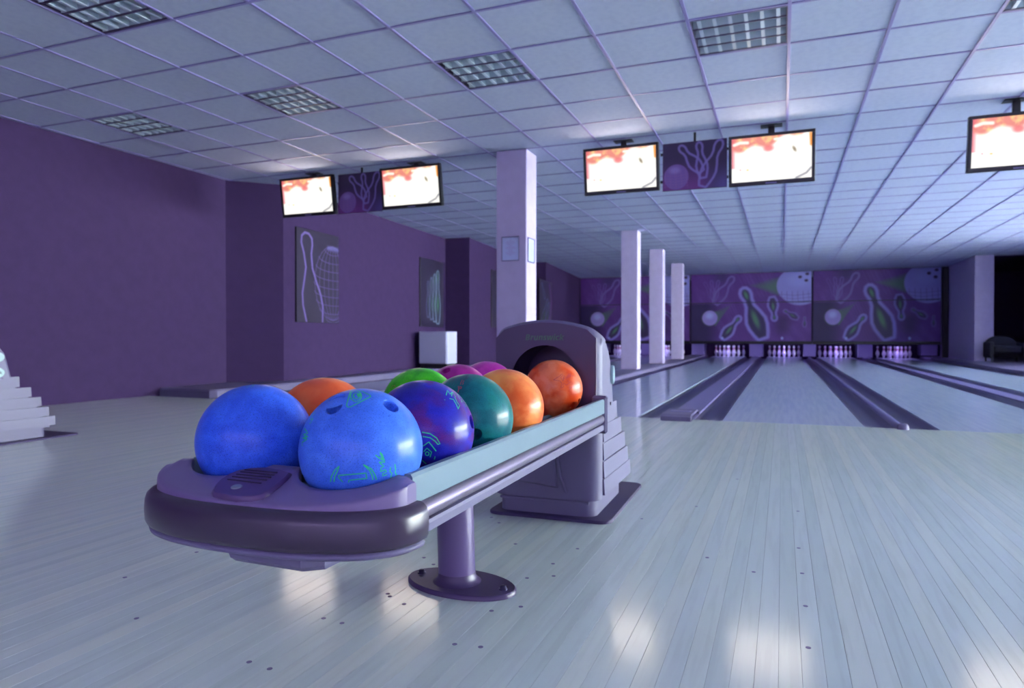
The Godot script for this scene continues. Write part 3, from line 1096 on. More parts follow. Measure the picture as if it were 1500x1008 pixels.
func rack(t: Node3D) -> void:
	var z1 := 0.72       # under the end cap
	var z0 := -0.775
	var lift := 0.0
	for s in [-1.0, 1.0]:
		var st := mb()
		var p := PackedVector2Array([Vector2(0.212, 0.450), Vector2(0.224, 0.466), Vector2(0.236, 0.466), Vector2(0.240, 0.460), Vector2(0.240, 0.414), Vector2(0.232, 0.410), Vector2(0.205, 0.408)])
		for i in p.size():
			p[i].x *= s
		prism(st, p, z0 + 0.01, z1)
		put(st, "side_rail", M.rail_face, t)
		st = mb()
		tube(st, [Vector3(0.222 * s, 0.391, z0 + 0.005), Vector3(0.222 * s, 0.391, z1)], 0.0185, 20)
		put(st, "chrome_tube", M.chrome, t)
		st = mb()
		p = PackedVector2Array([Vector2(0.190, 0.374), Vector2(0.236, 0.372), Vector2(0.238, 0.366), Vector2(0.238, 0.352), Vector2(0.228, 0.346), Vector2(0.190, 0.346)])
		for i in p.size():
			p[i].x *= s
		prism(st, p, z0 + 0.01, z1)
		put(st, "lower_rail", M.plastic, t)
		# collar where the rails meet the hood
		st = mb()
		var c0 := Vector3(minf(0.19 * s, 0.25 * s), 0.338, z0 - 0.005)
		var c1 := Vector3(maxf(0.19 * s, 0.25 * s), 0.478, z0 + 0.028)
		bx(st, c0, c1, 0.008)
		put(st, "rail_collar", M.plastic, t)
	# two bearing rails under each row of balls, on a tray
	for r in [-0.125, 0.125]:
		for e in [-1.0, 1.0]:
			var st := mb()
			tube(st, [Vector3(r + e * 0.065, 0.397, z1 - 0.02), Vector3(r + e * 0.065, 0.403, z0 - 0.1)], 0.012, 10)
			put(st, "track_rail", M.rail_face, t)
	box_part("tray", Vector3(-0.205, 0.362, z0), Vector3(0.205, 0.386, z1), 0.004, M.rail_face, t)
	# support post with an oval foot
	var st := mb()
	tube(st, [Vector3(-0.012, 0.01, 0.0), Vector3(-0.028, 0.362, -0.012)], 0.052, 32)
	put(st, "support_post", M.post, t)
	st = mb()
	lathe(st, [[0.068, 0.013], [0.060, 0.017], [0.054, 0.026], [0.052, 0.04]], 32, Vector3(-0.012, 0, 0))
	put(st, "post_collar", M.base_plate, t)
	st = mb()
	prism(st, ellipse(Vector2(0.0, 0.0), 0.168, 0.098, 48, 0.14), 0.0, 0.013, flat_xf(), 0.004, true)
	var foot := put(st, "foot_plate", M.base_plate, t)
	for s in [-1.0, 1.0]:
		st = mb()
		var v := Vector2(0.135 * s, 0.0).rotated(0.14)
		lathe(st, [[0.0125, 0.012], [0.0125, 0.015], [0.009, 0.016], [0.009, 0.022], [0.006, 0.024], [0.0, 0.024]], 12, Vector3(v.x, 0, v.y))
		put(st, "bolt", M.bolt, foot)

# front edge of the end cap: z for a given x (local, from the rack's middle)
func cap_front(x: float, a: float, b: float) -> float:
	return 0.75 + b * pow(maxf(0.0, 1.0 - pow(absf(x) / a, 2.4)), 1.0 / 2.2)

# height of the sloping top of the end cap
func cap_top(z: float) -> float:
	return 0.4325 + (0.867 - z) * 0.27

func end_cap(t: Node3D) -> void:
	var A := 0.274
	var B := 0.135
	# bumper swept round the front
	var path := []
	for i in 2:
		path.append(Vector2(-A, lerpf(0.735, 0.75, i / 2.0)))
	for i in 49:
		var a := PI - PI * i / 48.0
		var x := A * signf(cos(a)) * pow(absf(cos(a)), 0.85)
		path.append(Vector2(x, cap_front(x, A, B)))
	for i in 2:
		path.append(Vector2(A, lerpf(0.75, 0.735, (i + 1) / 2.0)))
	var nrm := []
	for i in path.size():
		var d: Vector2 = (path[mini(i + 1, path.size() - 1)] - path[maxi(i - 1, 0)]).normalized()
		nrm.append(Vector2(d.y, -d.x) * -1.0)
	var sweep := func(prof: Array) -> Array:
		var rows := []
		for q in prof:
			var row := []
			for i in path.size():
				var p: Vector2 = path[i] + nrm[i] * q[0]
				row.append(Vector3(p.x, q[1], p.y))
			rows.append(row)
		return rows
	var st := mb()
	skin(st, sweep.call([[-0.05, 0.364], [-0.004, 0.364], [0.001, 0.367], [0.004, 0.374], [0.005, 0.390], [0.004, 0.408], [0.001, 0.418], [-0.005, 0.424], [-0.012, 0.4265], [-0.05, 0.428]]), false, false)
	var cap_rows := sweep.call([[-0.05, 0.362], [-0.05, 0.431]]) as Array
	var bumper := put(st, "bumper", M.plastic_bumper, t)
	st = mb()
	skin(st, sweep.call([[-0.06, 0.350], [-0.012, 0.350], [-0.004, 0.354], [-0.002, 0.3615], [-0.06, 0.3618]]), false, false)
	put(st, "lower_lip", M.plastic, bumper)
	# upper shell with scallops round the two front balls
	var nx := 96
	var rows := []
	var A2 := 0.257
	for i in nx + 1:
		var x := lerpf(-A2, A2, i / float(nx))
		var zf := cap_front(x, A2 + 0.002, B - 0.018)
		var zr := 0.735
		for c in [[-0.125, 0.685], [0.125, 0.697]]:
			var dx: float = absf(x - c[0])
			if dx < 0.106:
				zr = maxf(zr, c[1] + sqrt(0.106 * 0.106 - dx * dx))
		if absf(x) > 0.226:
			zr = 0.738
		zr = minf(zr, zf - 0.004)
		var yr := cap_top(zr) - 0.009 * pow(smoothstep(0.235, A2, absf(x)), 2.0)
		var yf := minf(cap_top(zf), yr)
		var row := [Vector3(x, 0.424, zf), Vector3(x, maxf(0.4245, yf - 0.006), zf - 0.0003), Vector3(x, yf - 0.0025, zf - 0.0012), Vector3(x, yf, zf - 0.004)]
		for k in range(1, 7):
			var f := k / 6.0
			var z := lerpf(zf - 0.004, zr + 0.004, f)
			if zf - 0.004 < zr + 0.004:
				z = lerpf(zf - 0.002, zr, f)
			row.append(Vector3(x, lerpf(yf, yr, f), z))
		row.append(Vector3(x, yr - 0.003, zr + 0.001))
		row.append(Vector3(x, yr - 0.012, zr))
		row.append(Vector3(x, 0.388, zr))
		rows.append(row)
	st = mb()
	skin(st, rows, false, true)
	for e in [0, rows.size() - 1]:
		st.set_smooth_group(-1)
		for k in range(1, rows[e].size() - 1):
			tri_out(st, rows[e][0], rows[e][k], rows[e][k + 1], Vector3(0, 0.42, 0.7))
	var shell := put(st, "end_cap", M.plastic_cap, t)
	# underside plate and the small control box below
	var plate := PackedVector2Array()
	for p in path:
		plate.append(p * Vector2(0.96, 1.0) + Vector2(0, -0.012))
	st = mb()
	prism(st, plate, 0.3622, 0.390, flat_xf())
	put(st, "underside", M.plastic_bumper, t)
	st = mb()
	var bp := PackedVector2Array([Vector2(-0.20, 0.55), Vector2(-0.19, 0.72), Vector2(-0.10, 0.80), Vector2(0.07, 0.802), Vector2(0.105, 0.775), Vector2(0.11, 0.55)])
	var low := PackedVector2Array([Vector2(-0.165, 0.55), Vector2(-0.155, 0.715), Vector2(-0.085, 0.782), Vector2(0.065, 0.788), Vector2(0.095, 0.765), Vector2(0.10, 0.55)])
	var r0 := []
	var r1 := []
	var r2 := []
	for i in bp.size():
		r0.append(Vector3(bp[i].x, 0.3621, bp[i].y))
		r1.append(Vector3(lerpf(bp[i].x, low[i].x, 0.8), 0.308, lerpf(bp[i].y, low[i].y, 0.8)))
		r2.append(Vector3(low[i].x * 0.98, 0.300, low[i].y - 0.005))
	skin(st, [r0, r1, r2], true, true, -1)
	var idx := Geometry2D.triangulate_polygon(low)
	for i in range(0, idx.size(), 3):
		tri_out(st, r2[idx[i]], r2[idx[i + 1]], r2[idx[i + 2]], Vector3(0, 0.34, 0.65))
	put(st, "control_box", M.plastic, t)
	# vent pod with ribs and a pale button on top of the cap
	var inv := Transform3D(Basis(Vector3.UP, 0.02), Vector3(-0.835, 0, -1.73)).affine_inverse()
	# the pod lies on the sloping top: its own plane, x along the rack's width and y up the slope
	var slope := atan(0.27)
	var on_top := Transform3D(Basis(Vector3.RIGHT, slope - PI / 2), Vector3(0, 0.4325, 0.867))
	var to_plane := on_top.affine_inverse() * inv
	var top_at := func(px: float, py: float) -> Vector2:
		var o := to_plane * eye()
		var d := to_plane.basis * ray(px, py)
		var q := o + d * ((0.005 - o.z) / d.z)
		return Vector2(q.x, q.y)
	var leaf := PackedVector2Array()
	for q in [[309, 721], [313, 712], [322, 703], [335, 695], [350, 689], [368, 686], [390, 685], [412, 688], [427, 693], [421, 700], [408, 711], [396, 720], [384, 727], [368, 730], [345, 730], [325, 727], [312, 724]]:
		leaf.append(top_at.call(q[0], q[1]))
	st = mb()
	prism(st, leaf, -0.004, 0.007, on_top, 0.004, true)
	var pod := put(st, "vent_pod", M.pod, shell)
	var ribs := [[334, 704, 383, 710], [341, 700, 391, 705.5], [347, 696.5, 397, 701.5], [353, 693, 402, 698], [359, 690, 406, 694.5]]
	for q in ribs:
		var a: Vector2 = top_at.call(q[0], q[1])
		var b: Vector2 = top_at.call(q[2], q[3])
		st = mb()
		tube(st, [on_top * Vector3(a.x, a.y, 0.007), on_top * Vector3(b.x, b.y, 0.007)], 0.0017, 6)
		put(st, "vent_rib", M.vent, pod)
	var bt: Vector2 = top_at.call(347, 715)
	st = mb()
	prism(st, ellipse(bt, 0.010, 0.008, 20, 0.1), 0.004, 0.0085, on_top, 0.001, true)
	put(st, "button", M.button, pod)

# ------------------------------------------------------------------ bowling balls

func ball_mat(c0: Color, c1: Color, c2: Color, sd: int, freq := 0.012, warp := 40.0, specks := 0.0, offs := [0.3, 0.52, 0.75]) -> StandardMaterial3D:
	var m := mat(Color.WHITE, 0.34, 0.0, 0.28)
	m.albedo_texture = noise_tex(freq, [c0, c1, c2], offs, sd, 256, warp, 4)
	tri(m, Vector3(4.5, 4.5, 4.5))
	m.clearcoat_enabled = true
	m.clearcoat = 0.2
	m.clearcoat_roughness = 0.08
	if specks > 0.0:
		m.detail_enabled = true
		m.detail_blend_mode = BaseMaterial3D.BLEND_MODE_MUL
		m.detail_albedo = noise_tex(0.16, [Color(0.55, 0.55, 0.62), Color(0.94, 0.94, 0.95), Color.WHITE], [0.20, 0.26, 0.32], sd + 1, 512, 0.0, 2)
	return m

func ball_mesh(holes: Array) -> Mesh:
	var st := mb()
	var nu := 72
	var nv := 48
	var R := R_BALL
	var pos := func(i: int, j: int) -> Vector3:
		var d := Vector3(sin(PI * j / nv) * cos(TAU * i / nu), cos(PI * j / nv), sin(PI * j / nv) * sin(TAU * i / nu))
		for h in holes:
			if d.angle_to(h) < 0.19:
				return d * (R - 0.035)
		return d * R
	var grid := []
	for j in nv + 1:
		var row := []
		for i in nu:
			row.append(pos.call(i, j))
		grid.append(row)
	var add := func(p: Vector3, n: Vector3) -> void:
		st.set_normal(n)
		st.add_vertex(p)
	for j in nv:
		for i in nu:
			var k := (i + 1) % nu
			for tr in [[grid[j][i], grid[j + 1][k], grid[j][k]], [grid[j][i], grid[j + 1][i], grid[j + 1][k]]]:
				for p in tr:
					add.call(p, p.normalized())
	# a fine collar with a rounded lip and a bore round each finger hole
	for h in holes:
		var hv: Vector3 = h
		var u := hv.cross(Vector3.UP if absf(hv.y) < 0.9 else Vector3.RIGHT).normalized()
		var v := hv.cross(u)
		var ho := 0.118
		var rings := []
		for f in [0.26, 0.22, 0.18, 0.155, 0.142]:
			rings.append([R * sin(f) , R * cos(f) + 0.00005, sin(f), cos(f)])
		var rb := R * sin(ho)
		for q in [[0.0030, 0.0004, 0.55], [0.0014, 0.0014, 0.2], [0.0004, 0.003, -0.4], [0.0, 0.006, -1.0]]:
			rings.append([rb + q[0], R * cos(ho) - q[1], -0.2 - (1.0 - q[2]) * 0.4, maxf(q[2], 0.0) + 0.02])
		rings.append([rb, R * cos(ho) - 0.030, -1.0, 0.0])
		rings.append([0.0, R * cos(ho) - 0.034, 0.0, 1.0])
		for r in rings.size() - 1:
			for k in 28:
				var q := []
				for e in [[r, k], [r, k + 1], [r + 1, k + 1], [r + 1, k]]:
					var a: float = TAU * e[1] / 28.0
					var g: Array = rings[e[0]]
					var dir := u * cos(a) + v * sin(a)
					q.append([dir * g[0] + hv * g[1], (dir * g[2] + hv * g[3]).normalized()])
				for p in [q[0], q[2], q[1], q[0], q[3], q[2]]:
					add.call(p[0], p[1])
	return st.commit()

# engraved lines drawn on the ball as thin ribbons: lists of points in photograph pixels
func engraving(c: Vector3, lines: Array, w: float, m: Material, parent: Node) -> void:
	var st := mb()
	for ln in lines:
		var pts := []
		for i in ln.size() - 1:
			var a: Vector2 = ln[i]
			var b: Vector2 = ln[i + 1]
			var steps := maxi(1, int(a.distance_to(b) / 2.5))
			for k in steps:
				pts.append(a.lerp(b, k / float(steps)))
		pts.append(ln[ln.size() - 1])
		var left := []
		var right := []
		var hits := []
		for p in pts:
			hits.append((on_ball(p.x, p.y, c, R_BALL) - c).normalized())
		for i in hits.size():
			var n: Vector3 = hits[i]
			var d: Vector3 = hits[mini(i + 1, hits.size() - 1)] - hits[maxi(i - 1, 0)]
			if d.length() < 1e-6:
				d = n.cross(Vector3.UP)
			var s := n.cross(d).normalized() * w / 2
			left.append(n * (R_BALL + 0.00025) + s)
			right.append(n * (R_BALL + 0.00025) - s)
		for i in hits.size() - 1:
			for t in [[left[i], right[i], right[i + 1]], [left[i], right[i + 1], left[i + 1]]]:
				var n: Vector3 = hits[i]
				if (t[2] - t[0]).cross(t[1] - t[0]).dot(n) < 0:
					t = [t[0], t[2], t[1]]
				for p in t:
					st.set_normal(n)
					st.add_vertex(p)
	put(st, "engraving", m, parent, false).set_meta("kind", "stuff")

func crop(pts: Array, ox: float, oy: float, s: float) -> Array:
	var out := []
	for p in pts:
		out.append(Vector2(ox + p[0] / s, oy + p[1] / s))
	return out

func ring_line(cx: float, cy: float, r: float, from := 0.0, to := TAU) -> Array:
	var out := []
	for i in 17:
		out.append([cx + r * cos(lerpf(from, to, i / 16.0)), cy + r * sin(lerpf(from, to, i / 16.0))])
	return out

func balls() -> void:
	var row_x := func(z: float, off: float) -> float: return -0.835 + 0.02 * (z + 1.73) + off
	var y_at := func(z: float) -> float: return 0.4985 - 0.004 * (z + 1.036)
	var blue := ball_mat(Color(0.19, 0.37, 0.87), Color(0.22, 0.41, 0.91), Color(0.25, 0.45, 0.94), 101, 0.02, 20.0, 1.0)
	var pale := ball_mat(Color(0.25, 0.45, 0.90), Color(0.28, 0.49, 0.93), Color(0.31, 0.53, 0.95), 103, 0.02, 20.0, 1.0)
	var violet := ball_mat(Color(0.13, 0.12, 0.58), Color(0.19, 0.20, 0.76), Color(0.50, 0.14, 0.42), 105, 0.007, 50.0, 1.0, [0.35, 0.62, 0.86])
	var teal := ball_mat(Color(0.05, 0.36, 0.40), Color(0.08, 0.48, 0.50), Color(0.08, 0.46, 0.42), 107, 0.01, 30.0, 1.0)
	var peach := ball_mat(Color(0.92, 0.38, 0.16), Color(0.98, 0.54, 0.30), Color(1.0, 0.68, 0.34), 109, 0.007, 70.0)
	var orange := ball_mat(Color(0.84, 0.24, 0.06), Color(0.95, 0.44, 0.22), Color(0.97, 0.60, 0.44), 111, 0.007, 80.0)
	var deep := ball_mat(Color(0.90, 0.32, 0.14), Color(0.95, 0.40, 0.20), Color(0.96, 0.48, 0.28), 113, 0.008, 40.0)
	var green := ball_mat(Color(0.18, 0.66, 0.10), Color(0.24, 0.78, 0.13), Color(0.34, 0.86, 0.18), 115, 0.012, 30.0, 1.0)
	var plum := ball_mat(Color(0.54, 0.10, 0.46), Color(0.64, 0.15, 0.54), Color(0.70, 0.20, 0.60), 117, 0.012, 40.0)
	var pink := ball_mat(Color(0.64, 0.14, 0.56), Color(0.74, 0.20, 0.64), Color(0.80, 0.26, 0.68), 119, 0.012, 40.0)
	var mint := mat(Color(0.14, 0.80, 0.50), 0.5)
	var red := mat(Color(0.78, 0.20, 0.30), 0.5)
	var ink_dark := mat(Color(0.10, 0.20, 0.36), 0.5)
	var crimson := mat(Color(0.72, 0.14, 0.28), 0.5)
	var list := [
		{"z": -1.036, "o": 0.125, "m": pale, "label": "light blue ball with green emblem and two finger holes, beside the button pod", "h": [[489, 597], [573, 594], [494, 583]], "s": "a"},
		{"z": -1.050, "o": -0.125, "m": blue, "label": "plain speckled blue ball without finger holes in view, behind the button pod", "h": [], "s": "g"},
		{"z": -1.268, "o": 0.125, "m": violet, "label": "dark blue-violet ball with a reddish swirl and green engraving", "h": [[691.5, 618]], "s": "b"},
		{"z": -1.506, "o": 0.125, "m": teal, "label": "teal green ball with red script near its top", "h": [[697, 637]], "s": "c"},
		{"z": -1.750, "o": 0.125, "m": peach, "label": "peach orange ball with a yellow streak, next to the teal ball", "h": [], "s": ""},
		{"z": -2.422, "o": 0.060, "m": orange, "label": "marbled orange ball with red print in front of the hood mouth", "h": [[839.7, 594], [847.3, 589]], "s": "d"},
		{"z": -1.268, "o": -0.125, "m": deep, "label": "reddish orange ball tucked between the two front blue balls", "h": [], "s": ""},
		{"z": -1.720, "o": -0.125, "m": green, "label": "bright green speckled ball behind the violet ball", "h": [], "s": "e"},
		{"z": -1.974, "o": -0.125, "m": plum, "label": "plum purple ball with one dark finger hole", "h": [[653.5, 542.6]], "s": ""},
		{"z": -2.220, "o": -0.125, "m": pink, "label": "magenta ball with red scribbled print, last in its row", "h": [], "s": "f"},
	]
	for b in list:
		var z: float = b.z
		var c := Vector3(row_x.call(z, b.o), y_at.call(z), z)
		var t := thing("bowling_ball", b.label, "bowling ball", c, 0.0, "balls on the ball return")
		var hs := []
		for h in b.h:
			hs.append((on_ball(h[0], h[1], c, R_BALL) - c).normalized())
		put_mesh(ball_mesh(hs), "ball_body", b.m, t)
		match b.s:
			"a":
				var k := func(p: Array) -> Array: return crop(p, 430.0, 560.0, 6.505)
				engraving(c, [k.call([[545, 80], [505, 215], [515, 238], [545, 236], [735, 138], [728, 125], [640, 82]]), k.call(ring_line(595, 132, 52)), k.call(ring_line(598, 132, 28)), k.call(ring_line(625, 122, 16)), k.call(ring_line(625, 122, 9)),
					k.call([[435, 800], [395, 835], [362, 895], [352, 950]]), k.call([[435, 800], [417, 850], [392, 900], [385, 950]]),
					k.call([[665, 785], [725, 840], [750, 890], [755, 930]]), k.call([[665, 785], [740, 825], [778, 885], [790, 930]]),
					k.call([[470, 950], [432, 912], [432, 888], [690, 866], [698, 916], [528, 934], [525, 955]]),
					k.call([[782, 695], [800, 710], [850, 745], [822, 665], [845, 690], [868, 762], [815, 760], [830, 775], [862, 800], [835, 815], [828, 852], [870, 835], [885, 852], [848, 872], [850, 892], [888, 880]]),
					k.call([[925, 808], [918, 850], [938, 870], [925, 900], [942, 930]]), k.call([[965, 780], [972, 830], [968, 860], [985, 890], [992, 930]]),
					k.call([[205, 290], [175, 320], [160, 362], [188, 345], [165, 385], [150, 400]]), k.call([[105, 440], [138, 485], [92, 500], [140, 520], [88, 530], [132, 545], [80, 575], [85, 610]])], 0.0019, mint, t)
			"b":
				var k := func(p: Array) -> Array: return crop(p, 560.0, 530.0, 6.72)
				engraving(c, [k.call([[392, 694], [470, 708], [535, 752], [568, 808], [545, 812], [520, 782], [470, 748], [398, 735]]), k.call([[402, 830], [458, 790], [490, 828], [530, 880]]), k.call([[408, 885], [440, 850], [485, 890], [470, 938]]), k.call(ring_line(442, 905, 18)),
					k.call([[520, 932], [512, 962]]), k.call([[395, 972], [432, 1005]]),
					k.call([[628, 330], [640, 280], [665, 320], [690, 300], [680, 340]]), k.call([[614, 372], [616, 378]]), k.call([[660, 362], [700, 372], [728, 420], [745, 465], [762, 430], [735, 400], [712, 345]]), k.call([[690, 300], [720, 345], [740, 320], [760, 365], [775, 350], [780, 395], [800, 385]]), k.call([[815, 400], [808, 425], [825, 445], [822, 405]])], 0.0018, mint, t)
			"c":
				var k := func(p: Array) -> Array: return crop(p, 560.0, 530.0, 6.72)
				engraving(c, [k.call([[590, 208], [650, 168], [715, 150], [733, 175], [720, 215], [690, 255]]), k.call([[605, 225], [660, 185], [700, 175], [690, 215], [675, 245]]), k.call([[640, 235], [670, 200]]), k.call([[820, 150], [850, 138], [835, 160]])], 0.0011, ink_dark, t)
				engraving(c, [k.call([[745, 300], [752, 275]]), k.call([[748, 240], [752, 278], [765, 262], [762, 240], [782, 250], [772, 268]]), k.call([[768, 225], [785, 180], [805, 190], [790, 205], [800, 215], [785, 225]])], 0.0013, red, t)
				engraving(c, [k.call([[800, 190], [815, 170], [812, 190]]), k.call([[818, 180], [830, 135]]), k.call([[826, 172], [842, 130]])], 0.0011, ink_dark, t)
			"d":
				var k := func(p: Array) -> Array: return crop(p, 750.0, 520.0, 11.2)
				engraving(c, [k.call([[680, 410], [780, 350], [825, 308], [830, 345], [795, 372], [835, 425], [855, 380]]), k.call([[680, 410], [780, 425], [820, 470], [798, 545], [855, 522], [835, 500], [850, 462], [890, 495], [960, 452], [925, 440], [915, 415]]),
					k.call([[835, 400], [858, 340], [862, 395], [880, 345], [890, 400], [905, 330], [915, 385], [930, 305], [935, 375], [955, 300], [955, 365], [975, 310], [985, 350], [1012, 330], [995, 355]]),
					k.call([[955, 525], [935, 528], [940, 542], [955, 545], [952, 560], [938, 562]]), k.call([[965, 555], [962, 520], [975, 540], [985, 512], [992, 545]]), k.call([[998, 542], [1005, 505], [1018, 535]]), k.call([[1002, 528], [1014, 524]]), k.call([[1022, 500], [1028, 530], [1038, 526]]), k.call([[1038, 492], [1045, 522], [1054, 517]])], 0.0013, crimson, t)
			"e":
				var k := func(p: Array) -> Array: return crop(p, 560.0, 530.0, 6.72)
				engraving(c, [k.call([[85, 262], [95, 240], [125, 232], [128, 250], [105, 262]])], 0.0011, red, t)
			"f":
				var k := func(p: Array) -> Array: return crop(p, 430.0, 520.0, 3.41)
				engraving(c, [k.call([[884, 46], [900, 34], [905, 44], [918, 30], [922, 42], [935, 30]]), k.call([[905, 55], [915, 48]]), k.call([[958, 60], [962, 44], [970, 46], [968, 30], [978, 26], [975, 36]])], 0.0013, red, t)
			"g":
				var k := func(p: Array) -> Array: return crop(p, 270.0, 540.0, 5.93)
				engraving(c, [k.call([[540, 168], [560, 152], [580, 160], [605, 142]]), k.call([[345, 215], [362, 200]])], 0.0012, mint, t)

# ------------------------------------------------------------------ monitors and the panels between them

func screen_image() -> Image:
	var W := 128
	var H := 74
	var im := Image.create(W, H, false, Image.FORMAT_RGB8)
	im.fill(Color(1.0, 0.99, 0.96))
	var n := FastNoiseLite.new()
	n.seed = 3
	n.frequency = 0.045
	for y in H:
		for x in W:
			var edge := 22.0 + 5.0 * sin(x * 0.13) - maxf(0.0, x - 40.0) * 0.30
			var a := 1.0 - smoothstep(edge - 8.0, edge, float(y))
			var v := n.get_noise_2d(x, y) * 0.5 + 0.5
			var c := Color(0.86, 0.42, 0.36).lerp(Color(0.97, 0.76, 0.42), smoothstep(0.45, 0.75, v)).lerp(Color(1.0, 0.95, 0.85), smoothstep(0.68, 0.9, v))
			mix_px(im, x, y, c, a * 0.8)
			if x < 6 and y < 50:
				mix_px(im, x, y, Color(0.85, 0.35, 0.40), (1.0 - x / 6.0) * 0.8)
	blob(im, Vector2(60, 20), 12, 8, 0.0, Color(0.90, 0.42, 0.42), 0.3, 0.8)
	for r in [[100, 30, 24, 26]]:
		blob(im, Vector2(r[0], r[1]), r[2], r[3], 0.0, Color(1.0, 0.99, 0.95), 0.9)
	blob(im, Vector2(101, 25), 3.5, 8, -0.5, Color(0.55, 0.50, 0.40), 0.2)
	ink(im, [Vector2(4, 10), Vector2(14, 7), Vector2(26, 8)], 4.0, Color(1, 0.96, 0.9), 2.0)
	blob(im, Vector2(14, 53), 2.0, 1.6, 0, Color(0.9, 0.5, 0.5), 0.2)
	blob(im, Vector2(26, 54), 3.0, 1.6, 0, Color(0.9, 0.72, 0.3), 0.2)
	ink(im, [Vector2(70, 6), Vector2(118, 5)], 3.0, Color(1, 0.98, 0.93), 2.0)
	ink(im, [Vector2(126, 2), Vector2(127, 20)], 3.0, Color(0.95, 0.60, 0.25), 2.0)
	ink(im, [Vector2(104, 73), Vector2(120, 66), Vector2(127, 58)], 2.0, Color(0.55, 0.55, 0.58), 2.0)
	return im

func panel_image() -> Image:
	var W := 176
	var H := 136
	var im := Image.create(W, H, false, Image.FORMAT_RGB8)
	for y in H:
		for x in W:
			var c := Color(0.20, 0.13, 0.30).lerp(Color(0.44, 0.20, 0.50), smoothstep(0.25, 1.0, float(y) / H) * (1.0 - smoothstep(0.55, 0.9, float(x) / W)))
			im.set_pixel(x, y, c.lerp(Color(0.36, 0.30, 0.58), smoothstep(0.6, 1.0, float(x) / W) * smoothstep(0.4, 1.0, float(y) / H)))
	var line := Color(0.52, 0.46, 0.74)
	pin_print(im, Vector2(48, 10), Vector2(108, 88), 1.0, 5.0, line, Color(0, 0, 0, 0), Color(0, 0, 0, 0), 0.9)
	pin_print(im, Vector2(100, 4), Vector2(113, 106), 0.9, 5.0, line, Color(0, 0, 0, 0), Color(0, 0, 0, 0), 0.9)
	pin_print(im, Vector2(160, 3), Vector2(110, 130), 0.9, 5.0, line, Color(0, 0, 0, 0), Color(0, 0, 0, 0), 0.9)
	blob(im, Vector2(38, 98), 36, 38, 0.0, Color(0.47, 0.34, 0.62), 0.92)
	blob(im, Vector2(34, 78), 24, 16, 0.0, Color(0.58, 0.50, 0.76), 0.2, 0.8)
	for i in 5:
		ink(im, [Vector2(8 + i * 14, 80), Vector2(10 + i * 14 + (i - 2) * 2, 128)], 1.0, Color(0.58, 0.40, 0.62), 1.0, 0.5)
		ink(im, [Vector2(5, 92 + i * 8), Vector2(38, 96 + i * 8), Vector2(70, 92 + i * 8)], 1.0, Color(0.58, 0.40, 0.62), 1.0, 0.5)
	return im

